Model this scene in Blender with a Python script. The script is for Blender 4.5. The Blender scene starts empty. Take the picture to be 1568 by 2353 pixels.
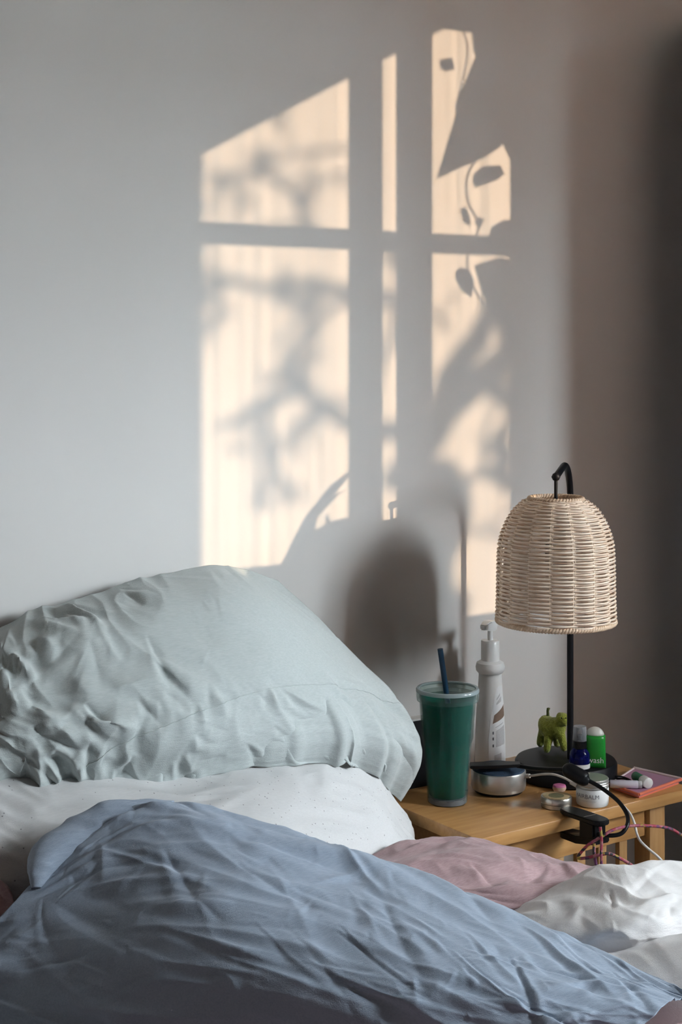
import bpy, bmesh, math, random
import numpy as np
from mathutils import Vector, Matrix

random.seed(7)
RNG = np.random.RandomState(11)
SC = bpy.context.scene
COL = SC.collection

# ------------------------------------------------------------------ camera
FPX, YH = 3500.0, 780.0
CAM = np.array([-1.47, -2.10, 1.30])
YAW = math.radians(34.68)
FW = np.array([math.sin(YAW), math.cos(YAW), 0.0])
RT = np.array([math.cos(YAW), -math.sin(YAW), 0.0])
UP = np.array([0.0, 0.0, 1.0])
cd = bpy.data.cameras.new('camera')
cam = bpy.data.objects.new('camera', cd)
COL.objects.link(cam)
cam.location = CAM
cam.rotation_euler = (math.pi / 2, 0, -YAW)
cd.sensor_fit = 'AUTO'
cd.sensor_width = 36.0
cd.lens = 36.0 * FPX / 2353.0
cd.shift_y = -(2353 / 2 - YH) / 2353.0
cd.clip_start = 0.05
SC.camera = cam

# ------------------------------------------------------------------ light
SUN = np.array([-0.52, 1.0, -0.235])          # direction the sunlight travels
world = bpy.data.worlds.new('sky')
SC.world = world
world.use_nodes = True
wn = world.node_tree
wn.nodes.clear()
wo = wn.nodes.new('ShaderNodeOutputWorld')
wb = wn.nodes.new('ShaderNodeBackground')
wb.inputs['Color'].default_value = (0.84, 0.93, 0.99, 1)
wb.inputs['Strength'].default_value = 74.0
wn.links.new(wb.outputs[0], wo.inputs[0])
sl = bpy.data.lights.new('sun', 'SUN')
sl.energy = 1.9
sl.color = (1.0, 0.72, 0.46)
sl.angle = math.radians(0.17)
so = bpy.data.objects.new('sun', sl)
COL.objects.link(so)
so.rotation_euler = Vector(SUN).to_track_quat('-Z', 'Y').to_euler()
SC.view_settings.view_transform = 'Standard'
SC.view_settings.look = 'None'
SC.view_settings.gamma = 1.0
SC.view_settings.use_curve_mapping = False
SC.view_settings.exposure = 1.37
try:
    SC.cycles.use_denoising = True
    SC.cycles.max_bounces = 10
    SC.cycles.diffuse_bounces = 6
    SC.cycles.transparent_max_bounces = 16
    SC.cycles.caustics_reflective = False
    SC.cycles.caustics_refractive = False
except Exception:
    pass

TZ = 0.55          # height of the bedside table top
WY = -2.45         # plane of the window wall


def P(px, py, d):
    return CAM + d * (FW + RT * (px - 784) / FPX + UP * (YH - py) / FPX)


def T(px, py, z=TZ):
    return P(px, py, FPX * (CAM[2] - z) / (py - YH))


def W(px, py, y=0.0):
    k = FW + RT * (px - 784) / FPX + UP * (YH - py) / FPX
    return CAM + k * ((y - CAM[1]) / k[1])


def S(px, py, y):
    """point in the plane y whose sun shadow falls on the bedroom wall"""
    return W(px, py) - SUN * (-y)


# ------------------------------------------------------------------ materials
MATS = {}


def nodes(name):
    m = bpy.data.materials.new(name)
    m.use_nodes = True
    nt = m.node_tree
    b = nt.nodes['Principled BSDF']
    MATS[name] = m
    return m, nt, b


def mat(name, c, rough=0.6, metal=0.0, c2=None, scale=8.0, stretch=(1, 1, 1), detail=4.0,
        bump=0.0, bscale=None, bdist=0.001, spec=0.5, sheen=0.0, trans=0.0, contrast=(0.3, 0.7)):
    m, nt, b = nodes(name)
    L = nt.links.new
    b.inputs['Base Color'].default_value = (*c, 1)
    b.inputs['Roughness'].default_value = rough
    b.inputs['Metallic'].default_value = metal
    b.inputs['Specular IOR Level'].default_value = spec
    b.inputs['Sheen Weight'].default_value = sheen
    b.inputs['Transmission Weight'].default_value = trans
    tc = nt.nodes.new('ShaderNodeTexCoord')
    mp = nt.nodes.new('ShaderNodeMapping')
    mp.inputs['Scale'].default_value = stretch
    L(tc.outputs['Object'], mp.inputs[0])
    if c2 is not None:
        n = nt.nodes.new('ShaderNodeTexNoise')
        n.inputs['Scale'].default_value = scale
        n.inputs['Detail'].default_value = detail
        r = nt.nodes.new('ShaderNodeValToRGB')
        r.color_ramp.elements[0].position = contrast[0]
        r.color_ramp.elements[1].position = contrast[1]
        r.color_ramp.elements[0].color = (*c, 1)
        r.color_ramp.elements[1].color = (*c2, 1)
        L(mp.outputs[0], n.inputs['Vector'])
        L(n.outputs['Fac'], r.inputs[0])
        L(r.outputs[0], b.inputs['Base Color'])
    if bump:
        n = nt.nodes.new('ShaderNodeTexNoise')
        n.inputs['Scale'].default_value = bscale or scale
        n.inputs['Detail'].default_value = 3
        bp = nt.nodes.new('ShaderNodeBump')
        bp.inputs['Strength'].default_value = bump
        bp.inputs['Distance'].default_value = bdist
        L(mp.outputs[0], n.inputs['Vector'])
        L(n.outputs['Fac'], bp.inputs['Height'])
        L(bp.outputs[0], b.inputs['Normal'])
    return m


def glassy(name, col, mixfac, rough=0.08, gloss=(1, 1, 1)):
    """see-through plastic or glass: tinted transparency under a glossy coat"""
    m = bpy.data.materials.new(name)
    m.use_nodes = True
    nt = m.node_tree
    nt.nodes.clear()
    o = nt.nodes.new('ShaderNodeOutputMaterial')
    t = nt.nodes.new('ShaderNodeBsdfTransparent')
    t.inputs[0].default_value = (*col, 1)
    g = nt.nodes.new('ShaderNodeBsdfPrincipled')
    g.inputs['Base Color'].default_value = (*gloss, 1)
    g.inputs['Roughness'].default_value = rough
    fr = nt.nodes.new('ShaderNodeLayerWeight')
    fr.inputs['Blend'].default_value = 0.35
    mm = nt.nodes.new('ShaderNodeMapRange')
    mm.inputs['To Min'].default_value = mixfac
    mm.inputs['To Max'].default_value = min(1.0, mixfac + 0.45)
    nt.links.new(fr.outputs['Facing'], mm.inputs['Value'])
    mx = nt.nodes.new('ShaderNodeMixShader')
    nt.links.new(mm.outputs[0], mx.inputs[0])
    nt.links.new(t.outputs[0], mx.inputs[1])
    nt.links.new(g.outputs[0], mx.inputs[2])
    nt.links.new(mx.outputs[0], o.inputs[0])
    MATS[name] = m
    return m


M_WALL = mat('painted_plaster', (0.62, 0.605, 0.59), 0.85, c2=(0.60, 0.585, 0.57), scale=3, bump=0.12, bscale=220, bdist=0.0006, spec=0.2)
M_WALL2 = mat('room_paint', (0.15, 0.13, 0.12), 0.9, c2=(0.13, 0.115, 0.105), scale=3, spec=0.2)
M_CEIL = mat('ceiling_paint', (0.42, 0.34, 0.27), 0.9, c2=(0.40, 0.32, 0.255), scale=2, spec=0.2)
M_FLOOR = mat('dark_carpet', (0.07, 0.065, 0.07), 0.95, c2=(0.10, 0.09, 0.09), scale=160, bump=0.4, bdist=0.003)
M_SKIRT = mat('grey_skirting_paint', (0.16, 0.16, 0.17), 0.5, c2=(0.14, 0.14, 0.15), scale=10)
M_FRAME = mat('white_window_paint', (0.75, 0.74, 0.72), 0.4, c2=(0.71, 0.70, 0.68), scale=14)
M_WARD = mat('dark_wardrobe_laminate', (0.035, 0.037, 0.05), 0.5, c2=(0.03, 0.03, 0.042), scale=6, stretch=(1, 1, 8))
M_OAK = mat('oak_wood', (0.46, 0.235, 0.08), 0.30, c2=(0.56, 0.31, 0.12), scale=9, stretch=(1.2, 14, 14), detail=6, bump=0.12, bdist=0.0006)
M_OAKV = mat('oak_wood_upright', (0.44, 0.235, 0.085), 0.45, c2=(0.54, 0.31, 0.125), scale=9, stretch=(14, 14, 1.2), detail=6, bump=0.12, bdist=0.0006)
M_BLACK = mat('black_metal', (0.008, 0.008, 0.010), 0.45, c2=(0.011, 0.011, 0.013), scale=40, spec=0.22)
M_BLACKP = mat('black_plastic', (0.006, 0.006, 0.007), 0.36, c2=(0.009, 0.009, 0.010), scale=60, spec=0.2)
M_RATTAN = mat('pale_rattan', (0.74, 0.565, 0.43), 0.55, c2=(0.90, 0.76, 0.63), scale=30, stretch=(1, 1, 5), detail=3)
M_RATTAN2 = mat('wrapped_rattan', (0.60, 0.42, 0.28), 0.6, c2=(0.78, 0.60, 0.44), scale=130)
M_WPLAST = mat('white_plastic', (0.78, 0.78, 0.77), 0.32, c2=(0.76, 0.76, 0.75), scale=20)
M_WPAPER = mat('white_label', (0.83, 0.84, 0.85), 0.5, c2=(0.80, 0.81, 0.82), scale=30)
M_BROWN = mat('brown_print', (0.21, 0.14, 0.10), 0.5, c2=(0.24, 0.16, 0.12), scale=60)
M_GREY = mat('grey_print', (0.50, 0.50, 0.51), 0.5, c2=(0.58, 0.58, 0.59), scale=600)
M_DGREY = mat('dark_print', (0.14, 0.14, 0.16), 0.5, c2=(0.18, 0.18, 0.2), scale=60)
M_SILVER = mat('brushed_silver', (0.62, 0.60, 0.57), 0.34, metal=0.75, c2=(0.56, 0.54, 0.51), scale=40, stretch=(1, 1, 30))
M_NAVY = mat('navy_speaker_cloth', (0.018, 0.038, 0.075), 0.85, c2=(0.03, 0.058, 0.105), scale=700, bump=0.5, bscale=900, bdist=0.0006)
M_TIN = mat('tin_metal', (0.60, 0.57, 0.52), 0.28, metal=0.9, c2=(0.50, 0.47, 0.42), scale=30)
M_GOLD = mat('kraft_label', (0.46, 0.33, 0.17), 0.6, c2=(0.62, 0.47, 0.27), scale=120)
M_OLIVE = mat('olive_print', (0.16, 0.15, 0.07), 0.6, c2=(0.22, 0.2, 0.1), scale=80)
M_FELT = mat('lime_felt', (0.22, 0.25, 0.02), 0.95, c2=(0.34, 0.36, 0.05), scale=180, bump=0.9, bscale=420, bdist=0.002, sheen=0.3)
M_FELTD = mat('dark_olive_felt', (0.07, 0.08, 0.02), 0.95, c2=(0.1, 0.11, 0.03), scale=180, bump=0.8, bscale=420, bdist=0.002)
M_GREENT = mat('green_plastic_tube', (0.015, 0.30, 0.035), 0.35, c2=(0.012, 0.25, 0.03), scale=25)
M_CREAMP = mat('cream_plastic', (0.72, 0.72, 0.66), 0.4, c2=(0.68, 0.68, 0.62), scale=30)
M_PINKP = mat('pink_pouch_film', (0.52, 0.24, 0.36), 0.35, c2=(0.38, 0.24, 0.34), scale=28)
M_PINKE = mat('pale_pink_edge', (0.74, 0.62, 0.63), 0.4, c2=(0.70, 0.58, 0.59), scale=30)
M_ORANGE = mat('coral_edge', (0.85, 0.23, 0.13), 0.4, c2=(0.78, 0.2, 0.12), scale=30)
M_GREENC = mat('green_cap', (0.03, 0.20, 0.10), 0.4, c2=(0.025, 0.16, 0.08), scale=30)
M_LILAC = mat('lilac_tube', (0.55, 0.53, 0.62), 0.3, c2=(0.62, 0.60, 0.68), scale=50)
M_ERASER = mat('beige_candy', (0.66, 0.48, 0.36), 0.5, c2=(0.70, 0.52, 0.40), scale=40)
M_ERASERP = mat('pink_candy', (0.58, 0.16, 0.35), 0.5, c2=(0.62, 0.2, 0.38), scale=40)
M_COBALT = glassy('cobalt_glass', (0.02, 0.03, 0.35), 0.35, 0.06, (0.01, 0.015, 0.16))
M_CLEAR = glassy('clear_acrylic', (0.93, 0.96, 0.95), 0.05, 0.06, (0.10, 0.13, 0.13))
M_LID = glassy('clear_lid', (0.84, 0.92, 0.90), 0.10, 0.10, (0.25, 0.32, 0.32))
M_CAPC = glassy('frosted_cap', (0.70, 0.74, 0.78), 0.30, 0.2, (0.5, 0.53, 0.58))
M_EMER = glassy('emerald_plastic', (0.04, 0.60, 0.47), 0.34, 0.16, (0.0, 0.20, 0.15))
M_STRAW = mat('navy_straw', (0.004, 0.03, 0.065), 0.3, c2=(0.006, 0.036, 0.075), scale=40)
M_PANE = glassy('window_glass', (0.96, 0.97, 0.97), 0.015, 0.02)
_nt = M_PANE.node_tree           # old glass: faint upright streaks
_tr = [n for n in _nt.nodes if n.type == 'BSDF_TRANSPARENT'][0]
_tc, _mp = _nt.nodes.new('ShaderNodeTexCoord'), _nt.nodes.new('ShaderNodeMapping')
_no, _rp = _nt.nodes.new('ShaderNodeTexNoise'), _nt.nodes.new('ShaderNodeValToRGB')
_mp.inputs['Scale'].default_value = (1, 1, 0.01)
_no.inputs['Scale'].default_value = 55
_no.inputs['Detail'].default_value = 2
_rp.color_ramp.elements[0].position, _rp.color_ramp.elements[1].position = 0.35, 0.65
_rp.color_ramp.elements[0].color, _rp.color_ramp.elements[1].color = (0.80, 0.81, 0.81, 1), (0.98, 0.98, 0.98, 1)
_nt.links.new(_tc.outputs['Object'], _mp.inputs[0])
_nt.links.new(_mp.outputs[0], _no.inputs['Vector'])
_nt.links.new(_no.outputs['Fac'], _rp.inputs[0])
_nt.links.new(_rp.outputs[0], _tr.inputs[0])
M_WCABLE = mat('white_cable', (0.72, 0.69, 0.66), 0.45, c2=(0.68, 0.65, 0.62), scale=40)
M_BRICK = mat('neighbour_brick', (0.13, 0.075, 0.055), 0.9, c2=(0.17, 0.10, 0.075), scale=6)
M_BARK = mat('tree_bark', (0.07, 0.055, 0.045), 0.9, c2=(0.10, 0.08, 0.06), scale=14, bump=0.5, bdist=0.01)
M_LEAF = mat('plant_leaf', (0.03, 0.10, 0.03), 0.5, c2=(0.05, 0.14, 0.04), scale=12)
M_POT = mat('terracotta', (0.36, 0.16, 0.09), 0.8, c2=(0.40, 0.19, 0.11), scale=14)
M_GRASS = mat('gravel', (0.13, 0.10, 0.075), 0.95, c2=(0.17, 0.135, 0.10), scale=25)
M_HEDGE = mat('added_hedge_brown', (0.09, 0.06, 0.04), 0.95, c2=(0.12, 0.085, 0.055), scale=9)
M_BOARD = mat('eave_paint', (0.25, 0.24, 0.22), 0.6, c2=(0.22, 0.21, 0.19), scale=8)
M_BULB = mat('opal_bulb', (0.8, 0.78, 0.72), 0.3, c2=(0.78, 0.76, 0.7), scale=9)
M_BOOK = mat('black_cover', (0.006, 0.006, 0.007), 0.6, c2=(0.009, 0.009, 0.010), scale=40, spec=0.1)
M_PAGES = mat('page_edges', (0.62, 0.60, 0.57), 0.8, c2=(0.56, 0.54, 0.51), scale=200)


def cloth_mat(name, c, c2, weave=900.0, rough=0.92, sheen=0.12, speck=None):
    m, nt, b = nodes(name)
    L = nt.links.new
    tc = nt.nodes.new('ShaderNodeTexCoord')
    n = nt.nodes.new('ShaderNodeTexNoise')
    n.inputs['Scale'].default_value = 90
    n.inputs['Detail'].default_value = 5
    mp = nt.nodes.new('ShaderNodeMapping')
    mp.inputs['Rotation'].default_value = (0.3, 0.2, 0.7)
    mp.inputs['Scale'].default_value = (1, 6, 6)
    L(tc.outputs['Object'], mp.inputs[0])
    L(mp.outputs[0], n.inputs['Vector'])
    r = nt.nodes.new('ShaderNodeValToRGB')
    r.color_ramp.elements[0].position = 0.3
    r.color_ramp.elements[1].position = 0.7
    r.color_ramp.elements[0].color = (*c, 1)
    r.color_ramp.elements[1].color = (*c2, 1)
    L(n.outputs['Fac'], r.inputs[0])
    out = r.outputs[0]
    if speck:
        v = nt.nodes.new('ShaderNodeTexVoronoi')
        v.inputs['Scale'].default_value = 130
        L(tc.outputs['Object'], v.inputs['Vector'])
        a = nt.nodes.new('ShaderNodeMath')
        a.operation = 'LESS_THAN'
        a.inputs[1].default_value = 0.13
        L(v.outputs['Distance'], a.inputs[0])
        sp = nt.nodes.new('ShaderNodeSeparateColor')
        L(v.outputs['Color'], sp.inputs[0])
        g = nt.nodes.new('ShaderNodeMath')
        g.operation = 'GREATER_THAN'
        g.inputs[1].default_value = 0.55
        L(sp.outputs[0], g.inputs[0])
        mu = nt.nodes.new('ShaderNodeMath')
        mu.operation = 'MULTIPLY'
        L(a.outputs[0], mu.inputs[0])
        L(g.outputs[0], mu.inputs[1])
        mx = nt.nodes.new('ShaderNodeMix')
        mx.data_type = 'RGBA'
        L(mu.outputs[0], mx.inputs['Factor'])
        L(out, mx.inputs['A'])
        mx.inputs['B'].default_value = (*speck, 1)
        out = mx.outputs['Result']
    L(out, b.inputs['Base Color'])
    b.inputs['Roughness'].default_value = rough
    b.inputs['Specular IOR Level'].default_value = 0.15
    b.inputs['Sheen Weight'].default_value = sheen
    w = nt.nodes.new('ShaderNodeTexNoise')
    w.inputs['Scale'].default_value = weave
    L(tc.outputs['Object'], w.inputs['Vector'])
    w2 = nt.nodes.new('ShaderNodeTexNoise')
    w2.inputs['Scale'].default_value = 70
    w2.inputs['Detail'].default_value = 6
    w2.inputs['Distortion'].default_value = 0.6
    L(mp.outputs[0], w2.inputs['Vector'])
    ad = nt.nodes.new('ShaderNodeMath')
    ad.operation = 'MULTIPLY_ADD'
    ad.inputs[1].default_value = 1.6
    L(w2.outputs['Fac'], ad.inputs[0])
    L(w.outputs['Fac'], ad.inputs[2])
    bp = nt.nodes.new('ShaderNodeBump')
    bp.inputs['Strength'].default_value = 0.35
    bp.inputs['Distance'].default_value = 0.0009
    L(ad.outputs[0], bp.inputs['Height'])
    L(bp.outputs[0], b.inputs['Normal'])
    return m


M_SAGE = cloth_mat('sage_linen', (0.40, 0.435, 0.43), (0.455, 0.49, 0.485))
M_BLUE = cloth_mat('slate_blue_linen', (0.295, 0.355, 0.445), (0.355, 0.415, 0.505))
M_PINK = cloth_mat('dusty_pink_linen', (0.36, 0.235, 0.245), (0.45, 0.31, 0.32))
M_CREAM = cloth_mat('cream_cotton', (0.76, 0.735, 0.73), (0.80, 0.775, 0.77))
M_SHEET = cloth_mat('speckled_cotton', (0.535, 0.53, 0.53), (0.575, 0.57, 0.57), speck=(0.24, 0.23, 0.235))


# ------------------------------------------------------------------ builders
def org(o):
    v = np.zeros(3)
    while o is not None:
        v += np.array(o.location)
        o = o.parent
    return v


def tag(o, label, cat, group=None, kind=None):
    if label:
        o['label'] = label
    if cat:
        o['category'] = cat
    if group:
        o['group'] = group
    if kind:
        o['kind'] = kind
    return o


def thing(name, loc, label, cat, group=None):
    o = bpy.data.objects.new(name, None)
    o.empty_display_size = 0.02
    COL.objects.link(o)
    o.location = loc
    return tag(o, label, cat, group)


def obj(name, verts, faces, m, parent=None, smooth=True):
    v = np.asarray(verts, float)
    if parent is not None:
        v = v - org(parent)
        loc = None
    else:
        loc = np.array([v[:, 0].mean(), v[:, 1].mean(), v[:, 2].min()])
        v = v - loc
    me = bpy.data.meshes.new(name)
    me.from_pydata(v.tolist(), [], [tuple(int(i) for i in f) for f in faces])
    if smooth:
        me.polygons.foreach_set('use_smooth', [True] * len(me.polygons))
    me.materials.append(m)
    me.update()
    o = bpy.data.objects.new(name, me)
    COL.objects.link(o)
    if parent is not None:
        o.parent = parent
    else:
        o.location = loc
    return o


def fix_normals(o):
    bm = bmesh.new()
    bm.from_mesh(o.data)
    bmesh.ops.recalc_face_normals(bm, faces=bm.faces)
    bm.to_mesh(o.data)
    bm.free()
    return o


def sharp(o, deg=35):
    try:
        o.data.set_sharp_from_angle(angle=math.radians(deg))
    except Exception:
        pass
    return o


def box_vf(lo, hi):
    x0, y0, z0 = lo
    x1, y1, z1 = hi
    v = [(x0, y0, z0), (x1, y0, z0), (x1, y1, z0), (x0, y1, z0), (x0, y0, z1), (x1, y0, z1), (x1, y1, z1), (x0, y1, z1)]
    f = [(0, 3, 2, 1), (4, 5, 6, 7), (0, 1, 5, 4), (1, 2, 6, 5), (2, 3, 7, 6), (3, 0, 4, 7)]
    return v, f


def box(name, lo, hi, m, parent=None, bevel=0.0, seg=2):
    v, f = box_vf(lo, hi)
    o = obj(name, v, f, m, parent, smooth=False)
    if bevel:
        bm = bmesh.new()
        bm.from_mesh(o.data)
        bmesh.ops.bevel(bm, geom=list(bm.edges), offset=bevel, segments=seg, affect='EDGES', profile=0.5)
        for fc in bm.faces:
            fc.smooth = True
        bm.to_mesh(o.data)
        bm.free()
        sharp(o, 40)
    return o


def lathe_vf(prof, seg, c, sx=1.0, sy=1.0, rot=0.0, cap0=True, cap1=True):
    V, Fc = [], []
    n = len(prof)
    cr, sr = math.cos(rot), math.sin(rot)
    for r, z in prof:
        for i in range(seg):
            a = 2 * math.pi * i / seg
            x, y = r * math.cos(a) * sx, r * math.sin(a) * sy
            V.append((c[0] + x * cr - y * sr, c[1] + x * sr + y * cr, c[2] + z))
    for j in range(n - 1):
        for i in range(seg):
            k = (i + 1) % seg
            Fc.append((j * seg + i, j * seg + k, (j + 1) * seg + k, (j + 1) * seg + i))
    if cap0:
        Fc.append(tuple(range(seg))[::-1])
    if cap1:
        Fc.append(tuple((n - 1) * seg + i for i in range(seg)))
    return V, Fc


def lathe(name, prof, c, m, parent=None, seg=48, **k):
    v, f = lathe_vf(prof, seg, c, **k)
    return sharp(obj(name, v, f, m, parent), 40)


def cr1(p, n):
    """Catmull-Rom through the points of axis 0, n samples"""
    p = np.asarray(p, float)
    k = len(p)
    if k == 2:
        t = np.linspace(0, 1, n).reshape((-1,) + (1,) * (p.ndim - 1))
        return p[0] * (1 - t) + p[1] * t
    q = np.concatenate([[2 * p[0] - p[1]], p, [2 * p[-1] - p[-2]]])
    s = np.linspace(0, k - 1, n)
    i = np.minimum(s.astype(int), k - 2)
    t = (s - i).reshape((-1,) + (1,) * (p.ndim - 1))
    a, b, c, d = q[i], q[i + 1], q[i + 2], q[i + 3]
    return 0.5 * (2 * b + (c - a) * t + (2 * a - 5 * b + 4 * c - d) * t ** 2 + (3 * b - a - 3 * c + d) * t ** 3)


def cr2(p, nv, nu):
    a = cr1(p, nv)
    return np.swapaxes(cr1(np.swapaxes(a, 0, 1), nu), 0, 1)


def tube_vf(pts, rad, seg=8, base=0, cap=True):
    pts = np.asarray(pts, float)
    n = len(pts)
    rad = np.broadcast_to(np.asarray(rad, float), (n,))
    tg = np.gradient(pts, axis=0)
    tg /= np.linalg.norm(tg, axis=1)[:, None] + 1e-12
    u = np.cross(tg[0], [0, 0, 1.0])
    if np.linalg.norm(u) < 1e-3:
        u = np.cross(tg[0], [1.0, 0, 0])
    u /= np.linalg.norm(u)
    V, Fc = [], []
    for i in range(n):
        u = u - tg[i] * (u @ tg[i])
        u /= np.linalg.norm(u) + 1e-12
        w = np.cross(tg[i], u)
        for j in range(seg):
            a = 2 * math.pi * j / seg
            V.append(pts[i] + rad[i] * (u * math.cos(a) + w * math.sin(a)))
    for i in range(n - 1):
        for j in range(seg):
            k = (j + 1) % seg
            Fc.append((base + i * seg + j, base + i * seg + k, base + (i + 1) * seg + k, base + (i + 1) * seg + j))
    if cap:
        Fc.append(tuple(base + j for j in range(seg))[::-1])
        Fc.append(tuple(base + (n - 1) * seg + j for j in range(seg)))
    return V, Fc


def tube(name, pts, rad, m, parent=None, seg=10, smooth_n=0):
    if smooth_n:
        pts = cr1(np.asarray(pts, float), smooth_n)
        if np.ndim(rad):
            rad = cr1(np.asarray(rad, float), smooth_n)
    v, f = tube_vf(pts, rad, seg)
    return sharp(obj(name, v, f, m, parent), 50)


def prism(name, poly, thick, m, parent=None, axis=None):
    """polygon (list of 3-D points) given thickness along axis"""
    p = np.asarray(poly, float)
    n = len(p)
    if axis is None:
        axis = np.cross(p[1] - p[0], p[2] - p[0])
        axis /= np.linalg.norm(axis)
    v = np.concatenate([p - axis * thick / 2, p + axis * thick / 2])
    f = [tuple(range(n))[::-1], tuple(range(n, 2 * n))]
    f += [(i, (i + 1) % n, n + (i + 1) % n, n + i) for i in range(n)]
    return fix_normals(obj(name, v, f, m, parent, smooth=False))


def join(parts):
    V, Fc = [], []
    for v, f in parts:
        b = len(V)
        V += [tuple(q) for q in v]
        Fc += [tuple(i + b for i in q) for q in f]
    return V, Fc


def struct(o):
    o['kind'] = 'structure'
    return o


# ------------------------------------------------------------------ cloth
def grid_normals(Q):
    du = np.gradient(Q, axis=1)
    dv = np.gradient(Q, axis=0)
    n = np.cross(du, dv)
    return n / (np.linalg.norm(n, axis=2)[..., None] + 1e-12)


def metric(Q):
    nv, nu = Q.shape[:2]
    Wd = np.linalg.norm(Q[:, 1:] - Q[:, :-1], axis=2).sum(1).mean()
    H = np.linalg.norm(Q[1:] - Q[:-1], axis=2).sum(0).mean()
    uu, vv = np.meshgrid(np.linspace(0, 1, nu) * Wd, np.linspace(0, 1, nv) * H)
    return uu, vv, Wd, H


def crease_field(Q, n, theta, length, width, height, seed, density=None, spread=0.35, neg=0.35):
    """many short linen creases that follow a direction field theta(u, v)"""
    rng = np.random.RandomState(seed)
    nv, nu = Q.shape[:2]
    uu, vv, Wd, H = metric(Q)
    du, dv = Wd / (nu - 1), H / (nv - 1)
    D = np.zeros((nv, nu))
    done = tries = 0
    while done < n and tries < n * 30:
        tries += 1
        u0, v0 = rng.uniform(0, 1, 2)
        if density is not None and rng.uniform() > density(u0, v0):
            continue
        done += 1
        L_ = length[0] + (length[1] - length[0]) * rng.uniform() ** 2.2
        w = width[0] + (width[1] - width[0]) * rng.uniform() ** 1.6
        h = height[0] + (height[1] - height[0]) * rng.uniform() ** 2.0
        h *= (0.45 + 0.55 * L_ / length[1])
        if rng.uniform() < neg:
            h = -h
        off, cur = rng.normal(0, spread), rng.normal(0, 0.5) / length[1]
        m = 14
        x, y = u0 * Wd, v0 * H
        pl = [(x, y)]
        for i in range(m):
            a = theta(min(1, max(0, x / Wd)), min(1, max(0, y / H))) + off + cur * L_ * i / m
            x += math.cos(a) * L_ / m
            y += math.sin(a) * L_ / m
            pl.append((x, y))
        pl = np.array(pl)
        pad = w * 6
        i0, i1 = int(max(0, (pl[:, 0].min() - pad) / du)), int(min(nu, (pl[:, 0].max() + pad) / du + 2))
        j0, j1 = int(max(0, (pl[:, 1].min() - pad) / dv)), int(min(nv, (pl[:, 1].max() + pad) / dv + 2))
        if i1 - i0 < 2 or j1 - j0 < 2:
            continue
        U, V_ = uu[j0:j1, i0:i1], vv[j0:j1, i0:i1]
        best = np.full(U.shape, 1e9)
        bs, sg = np.zeros(U.shape), np.zeros(U.shape)
        for i in range(m):
            a, b = pl[i], pl[i + 1]
            e = b - a
            t = np.clip(((U - a[0]) * e[0] + (V_ - a[1]) * e[1]) / (e @ e + 1e-12), 0, 1)
            dx, dy = U - a[0] - t * e[0], V_ - a[1] - t * e[1]
            dd = np.hypot(dx, dy)
            k = dd < best
            best = np.where(k, dd, best)
            bs = np.where(k, (i + t) / m, bs)
            sg = np.where(k, np.sign(e[0] * dy - e[1] * dx), sg)
        env = np.sin(np.pi * np.clip(bs, 0, 1)) ** 0.8
        xx = best * sg / w * rng.choice((-1, 1))
        wl = 0.6 + 1.6 * bs          # crease widens towards one end
        xx = xx / wl
        pr = np.exp(-(np.sqrt(xx ** 2 + 0.06) - 0.24)) - 0.55 * np.exp(-((xx - 2.0) / 1.3) ** 2)
        pr *= 1 / (1 + np.exp((np.abs(xx) - 4.0) * 3))
        D[j0:j1, i0:i1] += h * env * pr
    return D


def puffs(Q, cell, ratio, theta, amp, seed):
    """soft anisotropic swelling, long along theta"""
    rng = np.random.RandomState(seed)
    uu, vv, Wd, H = metric(Q)
    th = theta if np.isscalar(theta) else theta
    D = np.zeros(uu.shape)
    for o in range(3):
        c = cell / 1.9 ** o
        x = (uu * math.cos(th) + vv * math.sin(th)) / (c * ratio)
        y = (-uu * math.sin(th) + vv * math.cos(th)) / c
        x += 0.35 * np.sin(y * 1.3 + o)
        y += 0.45 * np.sin(x * 1.7 + 2 * o)
        G = rng.uniform(-1, 1, (64, 64))
        x, y = x - x.min() + 1, y - y.min() + 1
        xi, yi = x.astype(int), y.astype(int)
        fx, fy = x - xi, y - yi
        fx, fy = fx * fx * (3 - 2 * fx), fy * fy * (3 - 2 * fy)
        g = lambda a, b: G[a % 64, b % 64]
        val = (g(xi, yi) * (1 - fx) + g(xi + 1, yi) * fx) * (1 - fy) + (g(xi, yi + 1) * (1 - fx) + g(xi + 1, yi + 1) * fx) * fy
        D += amp / 1.9 ** o * (1 - 2 * np.abs(val)) if o else amp * val
    return D


def grid_faces(nv, nu, base=0, flip=False):
    F_ = []
    for j in range(nv - 1):
        for i in range(nu - 1):
            a = base + j * nu + i
            q = (a, a + 1, a + nu + 1, a + nu)
            F_.append(q[::-1] if flip else q)
    return F_


def ctrl(rows):
    return np.array([[P(*c) for c in r] for r in rows])


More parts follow.
